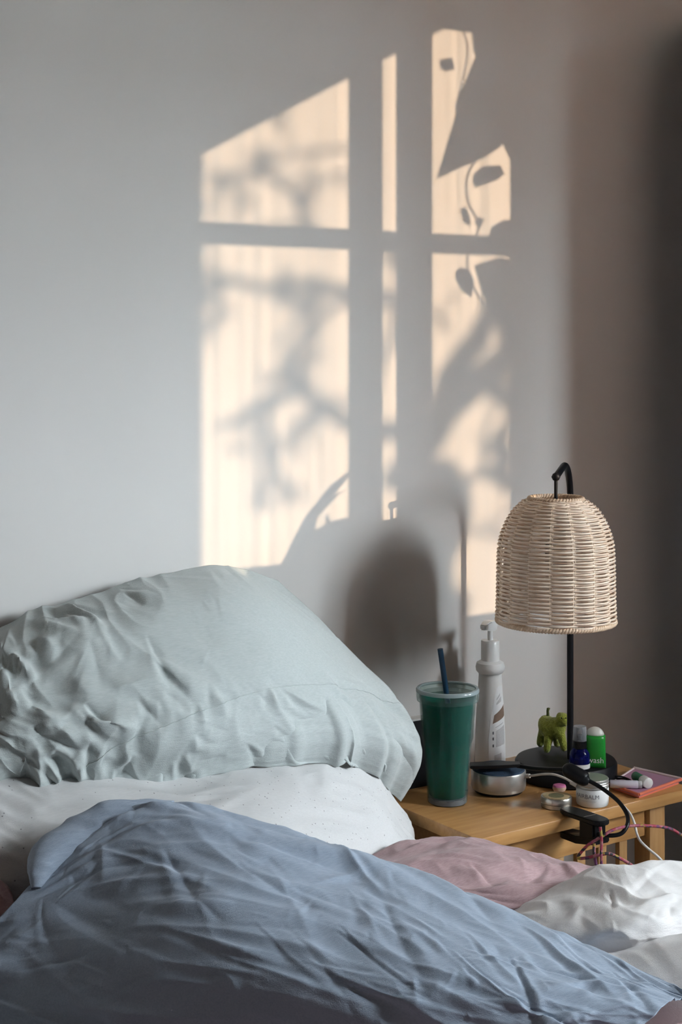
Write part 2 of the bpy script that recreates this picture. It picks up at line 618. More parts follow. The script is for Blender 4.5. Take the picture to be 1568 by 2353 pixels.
def sheet(name, rows, m, nv, nu, layers, parent=None, back=(0, 0, -0.02), edge=0.0):
    """closed soft body: creased upper skin, plain underside; returns object and skin grid"""
    C0 = ctrl(rows) if not isinstance(rows, np.ndarray) else rows
    Q = cr2(C0, nv, nu)
    for ly in layers:
        N = grid_normals(Q)
        if N[nv // 2, nu // 2] @ (CAM - Q[nv // 2, nu // 2]) < 0:
            N = -N
        uu, vv = np.meshgrid(np.linspace(0, 1, nu), np.linspace(0, 1, nv))
        if ly[0] == 'p':
            D = puffs(Q, *ly[1:6])
            wt = ly[6](uu, vv) if len(ly) > 6 else 1.0
        else:
            D = crease_field(Q, *ly[1:7], **(ly[7] if len(ly) > 7 else {}))
            wt = 1.0
        Q = Q + N * (D * wt)[..., None]
    u, v = np.meshgrid(np.linspace(0, 1, nu), np.linspace(0, 1, nv))
    u3, v3 = u[..., None], v[..., None]
    Cn = ((1 - v3) * Q[:1] + v3 * Q[-1:] + (1 - u3) * Q[:, :1] + u3 * Q[:, -1:]
          - ((1 - u3) * (1 - v3) * Q[0, 0] + u3 * (1 - v3) * Q[0, -1] + (1 - u3) * v3 * Q[-1, 0] + u3 * v3 * Q[-1, -1]))
    wgt = np.sqrt(np.clip(16 * u * (1 - u) * v * (1 - v), 0, 1))
    st = 3
    jj = np.unique(np.concatenate([np.arange(0, nv, 1)]))
    B = Cn + wgt[..., None] * np.asarray(back)
    B = np.where((np.minimum(np.minimum(u, 1 - u), np.minimum(v, 1 - v)) <= 0)[..., None], Q, B)
    V = np.concatenate([Q.reshape(-1, 3), B.reshape(-1, 3)])
    Fc = grid_faces(nv, nu) + grid_faces(nv, nu, nv * nu, True)
    o = obj(name, V, Fc, m, parent)
    bm = bmesh.new()
    bm.from_mesh(o.data)
    bmesh.ops.remove_doubles(bm, verts=bm.verts, dist=1e-6)
    bmesh.ops.recalc_face_normals(bm, faces=bm.faces)
    for f in bm.faces:
        f.smooth = True
    bm.to_mesh(o.data)
    bm.free()
    return o, Q


def seam_line(name, Q, pts, r, m, parent, n=80, off=0.0006):
    nv, nu = Q.shape[:2]
    N = grid_normals(Q)
    uv = cr1(np.array(pts, float), n)
    out = []
    for a, b in uv:
        i, j = min(nu - 1, max(0, int(a * (nu - 1)))), min(nv - 1, max(0, int(b * (nv - 1))))
        nn = N[j, i]
        if nn @ (CAM - Q[j, i]) < 0:
            nn = -nn
        out.append(Q[j, i] + nn * off)
    return tube(name, np.array(out), r, m, parent, seg=5)


# ================================================================== ROOM
XL, XR, YF, ZC = -2.4, 2.3, WY, 2.75
struct(box('floor', (XL - 0.1, YF - 0.1, -0.1), (XR + 0.1, 0.1, 0.0), M_FLOOR))
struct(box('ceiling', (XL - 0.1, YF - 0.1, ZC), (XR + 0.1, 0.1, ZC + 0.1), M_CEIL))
struct(box('wall_back', (XL - 0.1, 0.0, 0.0), (XR + 0.1, 0.1, ZC), M_WALL))
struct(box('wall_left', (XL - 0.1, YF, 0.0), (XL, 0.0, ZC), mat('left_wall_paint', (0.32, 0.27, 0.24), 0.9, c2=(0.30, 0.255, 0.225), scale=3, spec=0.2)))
# window wall with its opening
WX0, WX1 = S(428, 900, WY)[0], S(1232, 900, WY)[0]
WZ0, WZ1 = 1.345, 2.46
v, f = join([box_vf((XL - 0.1, WY - 0.12, 0), (WX0, WY, ZC)), box_vf((WX1, WY - 0.12, 0), (XR + 0.1, WY, ZC)),
             box_vf((WX0, WY - 0.12, 0), (WX1, WY, WZ0)), box_vf((WX0, WY - 0.12, WZ1), (WX1, WY, ZC))])
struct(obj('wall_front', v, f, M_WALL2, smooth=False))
win = bpy.data.objects.new('window_1', None)
COL.objects.link(win)
win.location = (WX0, WY, WZ0)
win['kind'] = 'structure'
FY0, FY1 = WY - 0.035, WY - 0.005
m1a, m1b = S(819, 900, FY1)[0], S(880, 900, FY1)[0]
m2a, m2b = S(927, 900, FY1)[0], S(994, 900, FY1)[0]
tz0, tz1 = S(850, 568, FY1)[2], S(850, 527, FY1)[2]
box('window_frame', (WX0, FY0, WZ0), (WX0 + 0.012, FY1, WZ1), M_FRAME, win)
box('window_frame', (WX1 - 0.012, FY0, WZ0), (WX1, FY1, WZ1), M_FRAME, win)
box('window_frame', (WX0, FY0, WZ1 - 0.03), (WX1, FY1, WZ1), M_FRAME, win)
box('window_frame', (WX0, FY0, WZ0), (WX1, FY1, WZ0 + 0.04), M_FRAME, win)
box('mullion', (m1a, FY0, WZ0), (m1b, FY1, WZ1), M_FRAME, win)
box('mullion', (m2a, FY0, WZ0), (m2b, FY1, WZ1), M_FRAME, win)
box('transom', (WX0, FY0 + 0.004, tz0), (WX1, FY1 - 0.004, tz1), M_FRAME, win)
box('window_sill', (WX0 - 0.05, WY - 0.11, WZ0 - 0.03), (WX1 + 0.05, WY + 0.16, WZ0), M_FRAME, win, 0.004)
for xa, xb in ((WX0, m1a), (m1b, m2a), (m2b, WX1)):
    for za, zb in ((WZ0, tz0), (tz1, WZ1)):
        box('pane', (xa, WY - 0.022, za), (xb, WY - 0.018, zb), M_PANE, win)
# second window, added in the right-hand wall to light the bed
RY0, RY1, RZ0, RZ1 = -2.25, -1.87, 0.95, 1.80
v, f = join([box_vf((XR, YF, 0), (XR + 0.1, RY0, ZC)), box_vf((XR, RY1, 0), (XR + 0.1, 0, ZC)),
             box_vf((XR, RY0, 0), (XR + 0.1, RY1, RZ0)), box_vf((XR, RY0, RZ1), (XR + 0.1, RY1, ZC))])
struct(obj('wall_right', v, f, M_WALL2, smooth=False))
win_added = bpy.data.objects.new('window_added', None)
COL.objects.link(win_added)
win_added.location = (XR, RY0, RZ0)
win_added['kind'] = 'structure'
ym = (RY0 + RY1) / 2
for ya, yb in ((RY0, RY0 + 0.04), (ym - 0.025, ym + 0.025), (RY1 - 0.04, RY1)):
    box('window_frame', (XR + 0.01, ya, RZ0), (XR + 0.05, yb, RZ1), M_FRAME, win_added)
for za, zb in ((RZ0, RZ0 + 0.04), (RZ1 - 0.04, RZ1)):
    box('window_frame', (XR + 0.01, RY0, za), (XR + 0.05, RY1, zb), M_FRAME, win_added)
box('window_sill', (XR - 0.12, RY0 - 0.04, RZ0 - 0.03), (XR + 0.1, RY1 + 0.04, RZ0), M_FRAME, win_added, 0.004)
for ya, yb in ((RY0, ym), (ym, RY1)):
    box('pane', (XR + 0.028, ya, RZ0), (XR + 0.032, yb, RZ1), M_PANE, win_added)
struct(box('baseboard_back', (XL, -0.018, 0.0), (XR, 0.0, 0.225), M_SKIRT, None, 0.004))
pl = bpy.data.lights.new('window_portal', 'AREA')
pl.shape = 'RECTANGLE'
pl.size, pl.size_y = WX1 - WX0, WZ1 - WZ0
pl.cycles.is_portal = True
po = bpy.data.objects.new('window_portal', pl)
COL.objects.link(po)
po.location = ((WX0 + WX1) / 2, WY - 0.13, (WZ0 + WZ1) / 2)
po.rotation_euler = (math.pi / 2, 0, 0)
pl2 = bpy.data.lights.new('window_added_portal', 'AREA')
pl2.shape = 'RECTANGLE'
pl2.size, pl2.size_y = RY1 - RY0, RZ1 - RZ0
pl2.cycles.is_portal = True
po2 = bpy.data.objects.new('window_added_portal', pl2)
COL.objects.link(po2)
po2.location = (XR + 0.11, (RY0 + RY1) / 2, (RZ0 + RZ1) / 2)
po2.rotation_euler = (math.pi / 2, 0, math.pi / 2)

# ---- unseen wardrobe added to shade the right end of the wall
WDX, WDY, WDZ = 0.815, -0.77, 1.93
wd = thing('wardrobe', (1.1, -0.5, 0), 'tall dark unseen wardrobe added past the bedside table to shade the wall', 'wardrobe')
box('carcass', (WDX, WDY, 0.06), (1.42, -0.025, WDZ), M_WARD, wd, 0.003)
box('plinth', (WDX + 0.02, WDY + 0.02, 0.0), (1.39, -0.03, 0.06), M_WARD, wd)
for ya, yb in ((WDY + 0.005, -0.40), (-0.395, -0.03)):
    dr = box('door', (1.42, ya, 0.08), (1.44, yb, WDZ - 0.02), M_WARD, wd, 0.002)
    yh_ = yb - 0.03 if ya < -0.5 else ya + 0.03
    tube('handle', [(1.455, yh_, 0.95), (1.455, yh_, 1.15)], 0.006, M_SILVER, dr)

# ---- outdoors: lawn, tree; unseen house, hedge and sloping eave added to shape the light
GZ = -0.6
tag(box('gravel_yard', (-12, -30, GZ - 0.2), (25, WY - 0.12, GZ), M_GRASS), 'flat gravel yard outside the bedroom window', 'yard', kind='structure')
NY = -6.2  # unseen house added to block sun and sky from the window
nx = S(466, 800, NY)[0]
nb = thing('added_house', (nx - 3, NY - 2, GZ), 'dark brick house added outside the bedroom window to block sun and sky', 'house')
box('wall', (nx - 7, NY - 4, GZ), (nx, NY, 6.2), M_BRICK, nb)
rv = [(nx - 7.3, NY + 0.3, 6.2), (nx + 0.05, NY + 0.3, 6.2), (nx + 0.05, NY - 4.3, 6.2), (nx - 7.3, NY - 4.3, 6.2), (nx - 7.3, NY - 2, 8), (nx + 0.05, NY - 2, 8)]
obj('roof', rv, [(0, 1, 5, 4), (2, 3, 4, 5), (1, 2, 5), (3, 0, 4), (3, 2, 1, 0)], M_BOARD, nb, smooth=False)
for wx in (-5.6, -3.2):
    wf = box('window', (nx + wx, NY - 0.02, 2.2), (nx + wx + 1.1, NY + 0.04, 3.6), M_FRAME, nb)
    box('pane', (nx + wx + 0.08, NY + 0.03, 2.28), (nx + wx + 1.02, NY + 0.05, 3.52), M_BLACK, wf)
HYY = -12.0  # hedge added to hide the low sky and darken the upper wall
hx_, hz_ = np.linspace(-9, 24, 67), np.array([GZ, 0.4, 1.4, 2.4, 2.9, 3.12])
hv, hf = [], []
for side in (0, 1):
    for j, z in enumerate(hz_):
        for i, x in enumerate(hx_):
            w_ = (0.55 - 0.06 * j) * (1 if side == 0 else -1)
            hv.append((x, HYY + w_ + 0.10 * math.sin(3.1 * x + 2 * j) * math.cos(1.7 * x + j), z + (0.05 * math.sin(2.3 * x) + 0.04 * math.sin(5.9 * x + 1) if j > 3 else 0)))
nh = len(hx_)
for side in (0, 1):
    b0_ = side * nh * len(hz_)
    for j in range(len(hz_) - 1):
        for i in range(nh - 1):
            a_ = b0_ + j * nh + i
            hf.append((a_, a_ + 1, a_ + nh + 1, a_ + nh))
t0_, t1_ = nh * (len(hz_) - 1), nh * (2 * len(hz_) - 1)
for i in range(nh - 1):
    hf.append((t0_ + i, t0_ + i + 1, t1_ + i + 1, t1_ + i))
tag(fix_normals(obj('hedge', hv, hf, M_HEDGE)), 'tall clipped brown hedge added at the far end of the gravel yard to hide low sky', 'hedge')
EY = WY - 0.75  # unseen board added to cut off the sun along a slope
e0, e1 = S(430, 372, EY), S(1062, 44, EY)
ed = (e1 - e0) / np.linalg.norm(e1 - e0)
en = np.array([-ed[2], 0, ed[0]])
p0, p1 = e0 - ed * 0.25, e1 + ed * 0.12
tag(prism('added_eave_board', [p0, p1, p1 + en * 0.16, p0 + en * 0.5], 0.04, M_BOARD), 'sloping painted board added outside the bedroom window to block the sun', 'eave')


def build_tree():
    TY = -10.0
    rng = random.Random(5)
    parts = []

    def limb(pts, r0, r1, lev):
        pts = np.array(pts)
        n = max(4, 4 * len(pts))
        q = cr1(pts, n)
        q += np.array([[rng.gauss(0, r1 * 0.6) for _ in range(3)] for _ in range(n)])
        parts.append(tube_vf(q, np.linspace(r0, r1, n), 6 if lev == 0 else 4))
        if lev >= 3:
            return
        ln = np.linalg.norm(q[-1] - q[0])
        for _ in range({0: 7, 1: 4, 2: 3}[lev]):
            i = rng.randrange(n // 4, n - 1)
            d = q[min(n - 1, i + 1)] - q[i - 1]
            d /= np.linalg.norm(d) + 1e-9
            a = rng.uniform(0.5, 1.2) * rng.choice((-1, 1))
            dd = np.array([d[0] * math.cos(a) - d[2] * math.sin(a), rng.uniform(-.3, .3), d[0] * math.sin(a) + d[2] * math.cos(a)])
            l2 = ln * rng.uniform(0.25, 0.5)
            b = q[i]
            limb([b, b + dd * l2 * .5 + np.array([0, 0, rng.uniform(-.08, .12) * l2]), b + dd * l2], r1 + (r0 - r1) * 0.2, max(.002, r1 * 0.4), lev + 1)
    def A(*pp):
        return [S(x, y, TY + (i % 2) * 0.15) for i, (x, y) in enumerate(pp)]
    limb(A((985, 1900), (990, 1500), (975, 1200), (985, 990)), .085, .045, 3)
    limb(A((985, 1000), (1050, 860), (1110, 740), (1180, 640), (1290, 480)), .030, .014, 0)
    limb(A((990, 960), (1110, 860), (1200, 740), (1330, 640)), .040, .020, 1)
    limb(A((980, 1010), (900, 990), (800, 970), (690, 905), (600, 940), (490, 985)), .022, .006, 0)
    limb(A((690, 905), (650, 850), (720, 760), (800, 680)), .012, .005, 0)
    limb(A((820, 690), (740, 655), (600, 660), (470, 625)), .014, .007, 0)
    limb(A((720, 560), (690, 480), (660, 430), (560, 400), (470, 420)), .009, .004, 0)
    limb(A((820, 340), (700, 350), (560, 400), (470, 470)), .006, .003, 0)
    limb(A((480, 545), (600, 528), (720, 505)), .010, .005, 2)
    limb(A((1150, 1000), (1170, 1100), (1250, 1040), (1300, 960)), .022, .012, 1)
    limb(A((990, 1180), (1120, 1080), (1240, 990)), .012, .006, 1)
    limb(A((610, 930), (620, 1060), (600, 1170)), .008, .004, 0)
    limb(A((980, 1290), (1080, 1230), (1200, 1150)), .006, .004, 1)
    limb(A((860, 900), (900, 760), (930, 640), (880, 590)), .010, .005, 0)
    tr = thing('tree', S(985, 1900, TY), 'bare branching tree standing in the gravel yard outside the window', 'tree')
    v, f = join(parts)
    o = obj('branches', v, f, M_BARK, tr)
    # trunk down to the lawn
    b0 = S(985, 1900, TY)
    tube('trunk', [(b0[0], b0[1], GZ - 0.02), (b0[0] + 0.02, b0[1], GZ + 0.25), b0 + np.array([0, 0, 0.05])], [0.15, 0.10, 0.086], M_BARK, tr, 10, 8)


build_tree()


def leaf_poly(c, ax, up, l, w, n=14):
    pts = []
    for i in range(n):
        t = i / n * 2 * math.pi
        x = math.cos(t)
        pts.append(c + ax * l * 0.5 * x + up * w * 0.5 * math.sin(t) * (1 - 0.35 * x))
    return pts


def window_plants():
    HY = WY + 0.12
    hp = thing('hanging_plant', S(1170, 140, HY), 'trailing leafy plant hanging in front of the window', 'plant')
    c = S(1165, 180, HY)
    lathe('pot', [(0.045, 0.0), (0.07, 0.05), (0.075, 0.11), (0.068, 0.11), (0.06, 0.05)], c, M_POT, hp, 24)
    for a in range(3):
        t = a * 2.094
        tube('cord', [c + np.array([0.07 * math.cos(t), 0.07 * math.sin(t), 0.10]), (c[0], c[1], 2.62), (c[0], c[1], ZC)], 0.002, M_PAGES, hp, 5, 8)
    vine = [(1175, 190), (1150, 300), (1080, 390), (1075, 460), (1100, 520), (1075, 590), (1080, 640), (1110, 700)]
    tube('vine', [S(x, y, HY + 0.02 * math.sin(i)) for i, (x, y) in enumerate(vine)], 0.0025, M_LEAF, hp, 5, 50)
    tube('vine', [S(x, y, HY) for x, y in ((1060, 60), (1075, 110), (1065, 180), (1050, 240))], 0.002, M_LEAF, hp, 5, 20)
    outl = [
        [(1098, 118), (1060, 210), (1046, 240), (1048, 262), (1003, 412), (1060, 385), (1115, 362), (1160, 330), (1225, 300), (1225, 150), (1160, 110)],
        [(1010, 138), (1038, 132), (1046, 158), (1026, 165), (1013, 158)],
        [(1090, 398), (1110, 382), (1150, 380), (1160, 400), (1140, 415), (1108, 426), (1092, 432), (1086, 415)],
        [(1048, 622), (1060, 614), (1080, 622), (1090, 645), (1084, 684), (1062, 668), (1046, 640)],
        [(1058, 480), (1070, 474), (1080, 500), (1082, 520), (1066, 512)],
        [(1090, 512), (1100, 498), (1113, 504), (1104, 524)],
        [(1140, 300), (1200, 330), (1235, 420), (1240, 520), (1215, 470), (1185, 390)],
        [(1130, 520), (1160, 505), (1235, 520), (1240, 590), (1180, 600), (1120, 560)],
        [(1090, 610), (1150, 590), (1235, 620), (1235, 690), (1160, 700), (1110, 680)],
    ]
    for k, pl_ in enumerate(outl):
        yy = HY + (-0.03, 0.02, 0.0, 0.03, 0.01, -0.01, -0.02, 0.02, -0.03)[k]
        prism('leaf', [S(x, y, yy) for x, y in pl_], 0.0012, M_LEAF, hp, np.array([0, 1.0, 0]))
    SY = WY + 0.07
    sp = thing('snake_plant', S(760, 1300, SY), 'strap-leaved plant on the window sill in a long trough added to block low sun', 'plant')
    pc = S(765, 1300, SY)
    zb = WZ0
    zt_ = S(640, 1318, SY)[2]
    xa, xb = S(470, 1300, SY)[0], S(990, 1300, SY)[0]
    box('trough', (xa, SY - 0.07, zb), (xb, SY + 0.07, zt_), M_POT, sp, 0.006)  # long trough added to keep low sun off the pillow
    hv = [(0.012, -0.02), (0.115, 0.0), (0.112, 0.03), (0.09, 0.062), (0.05, 0.080), (0.01, 0.086)]  # rounded mound added to widen the dome shadow on the wall
    lathe('added_shadow_mound', hv, (S(808, 1300, SY)[0], SY, zt_ - 0.004), M_LEAF, sp, 32, sy=0.55)
    for k, st in enumerate(([(690, 1330), (640, 1310), (700, 1190), (760, 1115), (812, 1075), (790, 1110), (735, 1175), (690, 1260)],
                            [(700, 1330), (690, 1250), (740, 1150), (795, 1125), (770, 1145), (728, 1190), (712, 1300)],
                            [(752, 1180), (765, 1215), (768, 1240), (760, 1232), (748, 1190)])):
        q = [S(x, y, SY + 0.02 * k) for x, y in st]
        if k < 2:
            q[0] = q[0] + np.array([0.03, 0, -0.02])
        prism('leaf', q, 0.004, M_LEAF, sp, np.array([0, 1.0, 0]))


window_plants()

# ================================================================== BED
MX0, MX1, MY0, MY1 = -1.56, -0.03, -2.02, -0.04
bed = thing('bed_base', (-0.8, -1.0, 0), 'low dark wooden bed base under the mattress', 'bed')
box('frame', (MX0 - 0.01, MY0 - 0.01, 0.14), (MX1 + 0.005, MY1 + 0.015, 0.26), M_WARD, bed, 0.006)
for lx in (MX0 + 0.08, MX1 - 0.14):
    for ly in (MY0 + 0.08, MY1 - 0.14):
        box('leg', (lx, ly, 0), (lx + 0.06, ly + 0.06, 0.14), M_WARD, bed, 0.003)
tag(box('mattress', (MX0, MY0, 0.26), (MX1, MY1, 0.50), M_SHEET, None, 0.04, 4), 'thick mattress in a speckled white fitted sheet', 'mattress')

# lower pillow in the speckled cotton
rows = [
    [(-150, 1700, 2.05), (150, 1720, 2.15), (450, 1700, 2.25), (700, 1700, 2.36), (830, 1760, 2.42), (890, 1850, 2.45)],
    [(-150, 1770, 1.95), (150, 1800, 2.00), (450, 1785, 2.10), (700, 1757, 2.22), (845, 1775, 2.33), (925, 1875, 2.40)],
    [(-150, 1850, 1.89), (140, 1880, 1.925), (430, 1850, 2.00), (680, 1830, 2.12), (868, 1855, 2.25), (955, 1930, 2.36)],
    [(-150, 1950, 1.85), (120, 1980, 1.875), (400, 1950, 1.90), (660, 1930, 2.02), (870, 1940, 2.18), (985, 1975, 2.33)],
    [(-150, 2080, 1.85), (90, 2120, 1.86), (380, 2090, 1.86), (640, 2060, 1.96), (850, 2050, 2.10), (985, 2030, 2.30)],
    [(-150, 2200, 1.90), (80, 2225, 1.91), (370, 2190, 1.95), (630, 2150, 2.02), (840, 2120, 2.10), (980, 2080, 2.28)],
]
wp, QW = sheet('speckled_pillow', rows, M_SHEET, 120, 190, [
    ('p', 0.09, 2.0, 0.5, 0.005, 3),
    ('c', 26, lambda u, v: 0.3 + 1.3 * (u < 0.3), (.04, .2), (.004, .012), (.001, .005), 4),
    ('c', 90, lambda u, v: 0.8, (.02, .08), (.002, .004), (.0003, .0010), 5, dict(spread=.9))], back=(0, 0, -0.05))
tag(wp, 'flat speckled white cotton pillow lying under the sage green pillow', 'pillow')

# sage pillow leaning on the wall
rows = [
    [(-120, 1500, 2.12), (20, 1432, 2.17), (180, 1380, 2.23), (350, 1326, 2.30), (515, 1298, 2.37), (640, 1332, 2.42)],
    [(-130, 1550, 2.03), (15, 1490, 2.07), (200, 1430, 2.13), (390, 1385, 2.20), (580, 1370, 2.29), (745, 1430, 2.41)],
    [(-130, 1620, 1.97), (20, 1580, 2.00), (230, 1520, 2.06), (430, 1480, 2.14), (640, 1470, 2.24), (832, 1522, 2.41)],
    [(-120, 1700, 1.95), (40, 1670, 1.97), (260, 1620, 2.02), (480, 1580, 2.10), (700, 1570, 2.22), (908, 1600, 2.40)],
    [(-100, 1780, 1.96), (70, 1750, 1.97), (270, 1720, 2.01), (500, 1690, 2.09), (740, 1665, 2.23), (968, 1718, 2.39)],
    [(-60, 1830, 2.00), (95, 1846, 2.02), (260, 1830, 2.05), (490, 1776, 2.12), (800, 1756, 2.27), (922, 1842, 2.43)],
]
sg, QS = sheet('sage_pillow', rows, M_SAGE, 250, 350, [
    ('p', 0.11, 1.8, 1.25, 0.010, 21, lambda u, v: 0.25 + 0.75 * np.clip(1.25 - u * 1.9, 0, 1)),
    ('c', 46, lambda u, v: 1.25 - 0.3 * v, (.05, .20), (.006, .016), (.006, .020), 23, dict(spread=.4, density=lambda u, v: float(u < 0.42) * (0.35 + 0.65 * (u < 0.3)))),
    ('c', 12, lambda u, v: 1.15, (.05, .14), (.004, .010), (.003, .009), 24, dict(spread=.3, density=lambda u, v: float(0.3 < u < 0.55 and v < 0.6), neg=.7)),
    ('c', 110, lambda u, v: 1.55 - 0.5 * (u - .5), (.03, .10), (.004, .010), (.0015, .0080), 25, dict(spread=.22, density=lambda u, v: float(v > 0.6 - 0.1 * u) * float(0.25 < u))),
    ('c', 16, lambda u, v: 1.6, (.06, .12), (.006, .012), (.003, .008), 29, dict(spread=.2, density=lambda u, v: float(v > 0.6) * float(u > .78))),
    ('c', 60, lambda u, v: 1.0 - 0.6 * u, (.03, .16), (.003, .007), (.0005, .0020), 26, dict(spread=.5)),
    ('c', 220, lambda u, v: 1.0, (.015, .07), (.0018, .0035), (.0003, .0011), 27, dict(spread=.9))], back=(-0.02, 0.02, -0.03))
tag(sg, 'rumpled sage green linen pillow leaning on the wall', 'pillow')
seam_line('seam', QS, [(0.33, 0.86), (0.45, 0.76), (0.6, 0.68), (0.75, 0.62), (0.9, 0.60), (0.995, 0.64)], 0.0006, M_SAGE, sg, 140)

# pink duvet under everything
pd = thing('pink_duvet', (-0.6, -1.1, 0.5), 'dusty pink linen duvet spread over the bed under the blue pillow', 'duvet')
gx = np.linspace(-1.50, -0.05, 7)
gy = np.linspace(-0.62, -1.98, 6)
Cc = np.array([[(x, y, 0.506 + (0.014 + 0.006 * math.sin(3 * x + 5 * y)) * (0 if (i in (0, 6) or j in (0, 5)) else 1)) for i, x in enumerate(gx)] for j, y in enumerate(gy)])
sheet('cover', Cc, M_PINK, 60, 66, [('p', 0.12, 2.0, 0.5, 0.006, 31)], pd, back=(0, 0, -0.002))
rows = [
    [(780, 2010, 2.25), (900, 2005, 2.27), (1030, 2005, 2.27), (1150, 2008, 2.26), (1280, 2025, 2.22), (1400, 2050, 2.19)],
    [(770, 2000, 2.12), (890, 1968, 2.16), (1010, 1945, 2.18), (1130, 1950, 2.17), (1260, 1978, 2.14), (1390, 2015, 2.10)],
    [(780, 2040, 2.00), (890, 2010, 2.03), (1020, 1990, 2.05), (1140, 1995, 2.05), (1260, 2020, 2.04), (1380, 2050, 2.02)],
    [(790, 2110, 1.95), (900, 2080, 1.96), (1030, 2060, 1.97), (1150, 2070, 1.97), (1260, 2090, 1.97), (1370, 2110, 1.97)],
    [(800, 2200, 1.97), (920, 2180, 1.98), (1050, 2160, 1.98), (1160, 2160, 1.98), (1260, 2180, 1.98), (1360, 2190, 1.98)],
]
sheet('fold', rows, M_PINK, 130, 170, [
    ('p', 0.07, 2.5, -0.15, 0.008, 41),
    ('c', 34, lambda u, v: -0.15 - 0.3 * u, (.06, .28), (.005, .014), (.003, .010), 43, dict(spread=.3)),
    ('c', 30, lambda u, v: 1.2, (.03, .09), (.003, .008), (.001, .005), 44, dict(spread=.4)),
    ('c', 120, lambda u, v: 0.2, (.02, .08), (.002, .004), (.0003, .0012), 45, dict(spread=.8))], pd, back=(0, 0, -0.01))
rows = [
    [(-220, 2035, 1.90), (-100, 2008, 1.90), (-10, 2012, 1.90), (20, 2040, 1.90)],
    [(-220, 2048, 1.84), (-100, 2014, 1.84), (-5, 2026, 1.84), (34, 2085, 1.84)],
    [(-220, 2105, 1.80), (-100, 2088, 1.80), (0, 2095, 1.80), (38, 2128, 1.81)],
    [(-220, 2180, 1.80), (-100, 2170, 1.80), (0, 2170, 1.80), (38, 2180, 1.81)],
]
sheet('roll', rows, M_PINK, 60, 60, [('p', 0.06, 2.0, 0.6, 0.006, 47), ('c', 16, lambda u, v: 1.0, (.04, .14), (.004, .010), (.002, .006), 48)], pd, back=(0, 0, -0.02))

# cream quilt folded over on the right
cq = thing('cream_quilt', P(1450, 2150, 1.9), 'cream cotton quilt folded over at the edge of the bed', 'quilt')
rows = [
    [(1120, 2130, 2.05), (1250, 2090, 2.10), (1350, 2070, 2.12), (1450, 2070, 2.10), (1560, 2070, 2.05), (1680, 2100, 2.00)],
    [(1140, 2108, 1.98), (1270, 2046, 2.02), (1370, 1995, 2.02), (1450, 1990, 1.98), (1568, 1995, 2.00), (1690, 2012, 1.99)],
    [(1180, 2115, 1.90), (1300, 2070, 1.90), (1400, 2050, 1.88), (1480, 2050, 1.88), (1580, 2055, 1.90), (1690, 2070, 1.91)],
    [(1230, 2165, 1.82), (1330, 2140, 1.80), (1420, 2130, 1.78), (1500, 2110, 1.80), (1590, 2090, 1.84), (1690, 2090, 1.86)],
    [(1280, 2235, 1.80), (1380, 2210, 1.79), (1450, 2180, 1.785), (1520, 2160, 1.80), (1590, 2140, 1.83), (1690, 2130, 1.85)],
]
sheet('upper_fold', rows, M_CREAM, 130, 170, [
    ('p', 0.10, 2.0, 1.1, 0.006, 51),
    ('c', 40, lambda u, v: 1.9, (.03, .13), (.003, .009), (.0008, .0045), 52, dict(spread=.5)),
    ('c', 120, lambda u, v: 1.5, (.015, .06), (.002, .0035), (.0003, .0011), 53, dict(spread=.9))], cq, back=(0, 0, -0.012))
rows = [
    [(1300, 2200, 1.82), (1420, 2188, 1.80), (1520, 2160, 1.79), (1640, 2130, 1.78)],
    [(1330, 2225, 1.76), (1430, 2208, 1.75), (1530, 2190, 1.74), (1650, 2170, 1.73)],
    [(1360, 2290, 1.72), (1450, 2280, 1.71), (1550, 2270, 1.70), (1670, 2250, 1.69)],
    [(1380, 2400, 1.72), (1470, 2380, 1.71), (1570, 2345, 1.70), (1690, 2330, 1.70)],
]
sheet('lower_fold', rows, M_CREAM, 80, 80, [('p', 0.10, 2.0, 1.4, 0.003, 57), ('c', 16, lambda u, v: 1.3, (.04, .16), (.004, .008), (.0005, .002), 58)], cq, back=(0, 0, -0.012))

# slate blue pillow in front
rows = [
    [(200, 2070, 1.86), (400, 2000, 1.95), (620, 2010, 1.98), (850, 2060, 1.96), (1080, 2120, 1.90), (1320, 2195, 1.80), (1580, 2294, 1.66)],
    [(188, 1925, 1.85), (370, 1840, 1.88), (620, 1893, 1.87), (850, 1965, 1.85), (1080, 2052, 1.81), (1320, 2162, 1.74), (1578, 2292, 1.655)],
    [(110, 1990, 1.81), (300, 1920, 1.82), (560, 1960, 1.775), (800, 2040, 1.75), (1050, 2120, 1.70), (1300, 2215, 1.66), (1556, 2302, 1.64)],
    [(20, 2085, 1.77), (220, 2050, 1.765), (480, 2070, 1.70), (740, 2130, 1.66), (1000, 2210, 1.61), (1260, 2280, 1.59), (1505, 2335, 1.60)],
    [(-90, 2180, 1.75), (130, 2180, 1.72), (400, 2200, 1.65), (680, 2250, 1.60), (950, 2310, 1.57), (1200, 2360, 1.565), (1440, 2390, 1.59)],
    [(-180, 2280, 1.74), (40, 2310, 1.70), (330, 2340, 1.64), (620, 2385, 1.60), (900, 2430, 1.575), (1150, 2460, 1.575), (1380, 2470, 1.59)],
    [(-200, 2350, 1.75), (20, 2395, 1.71), (300, 2440, 1.655), (600, 2475, 1.62), (880, 2515, 1.60), (1120, 2535, 1.60), (1330, 2520, 1.61)],
]
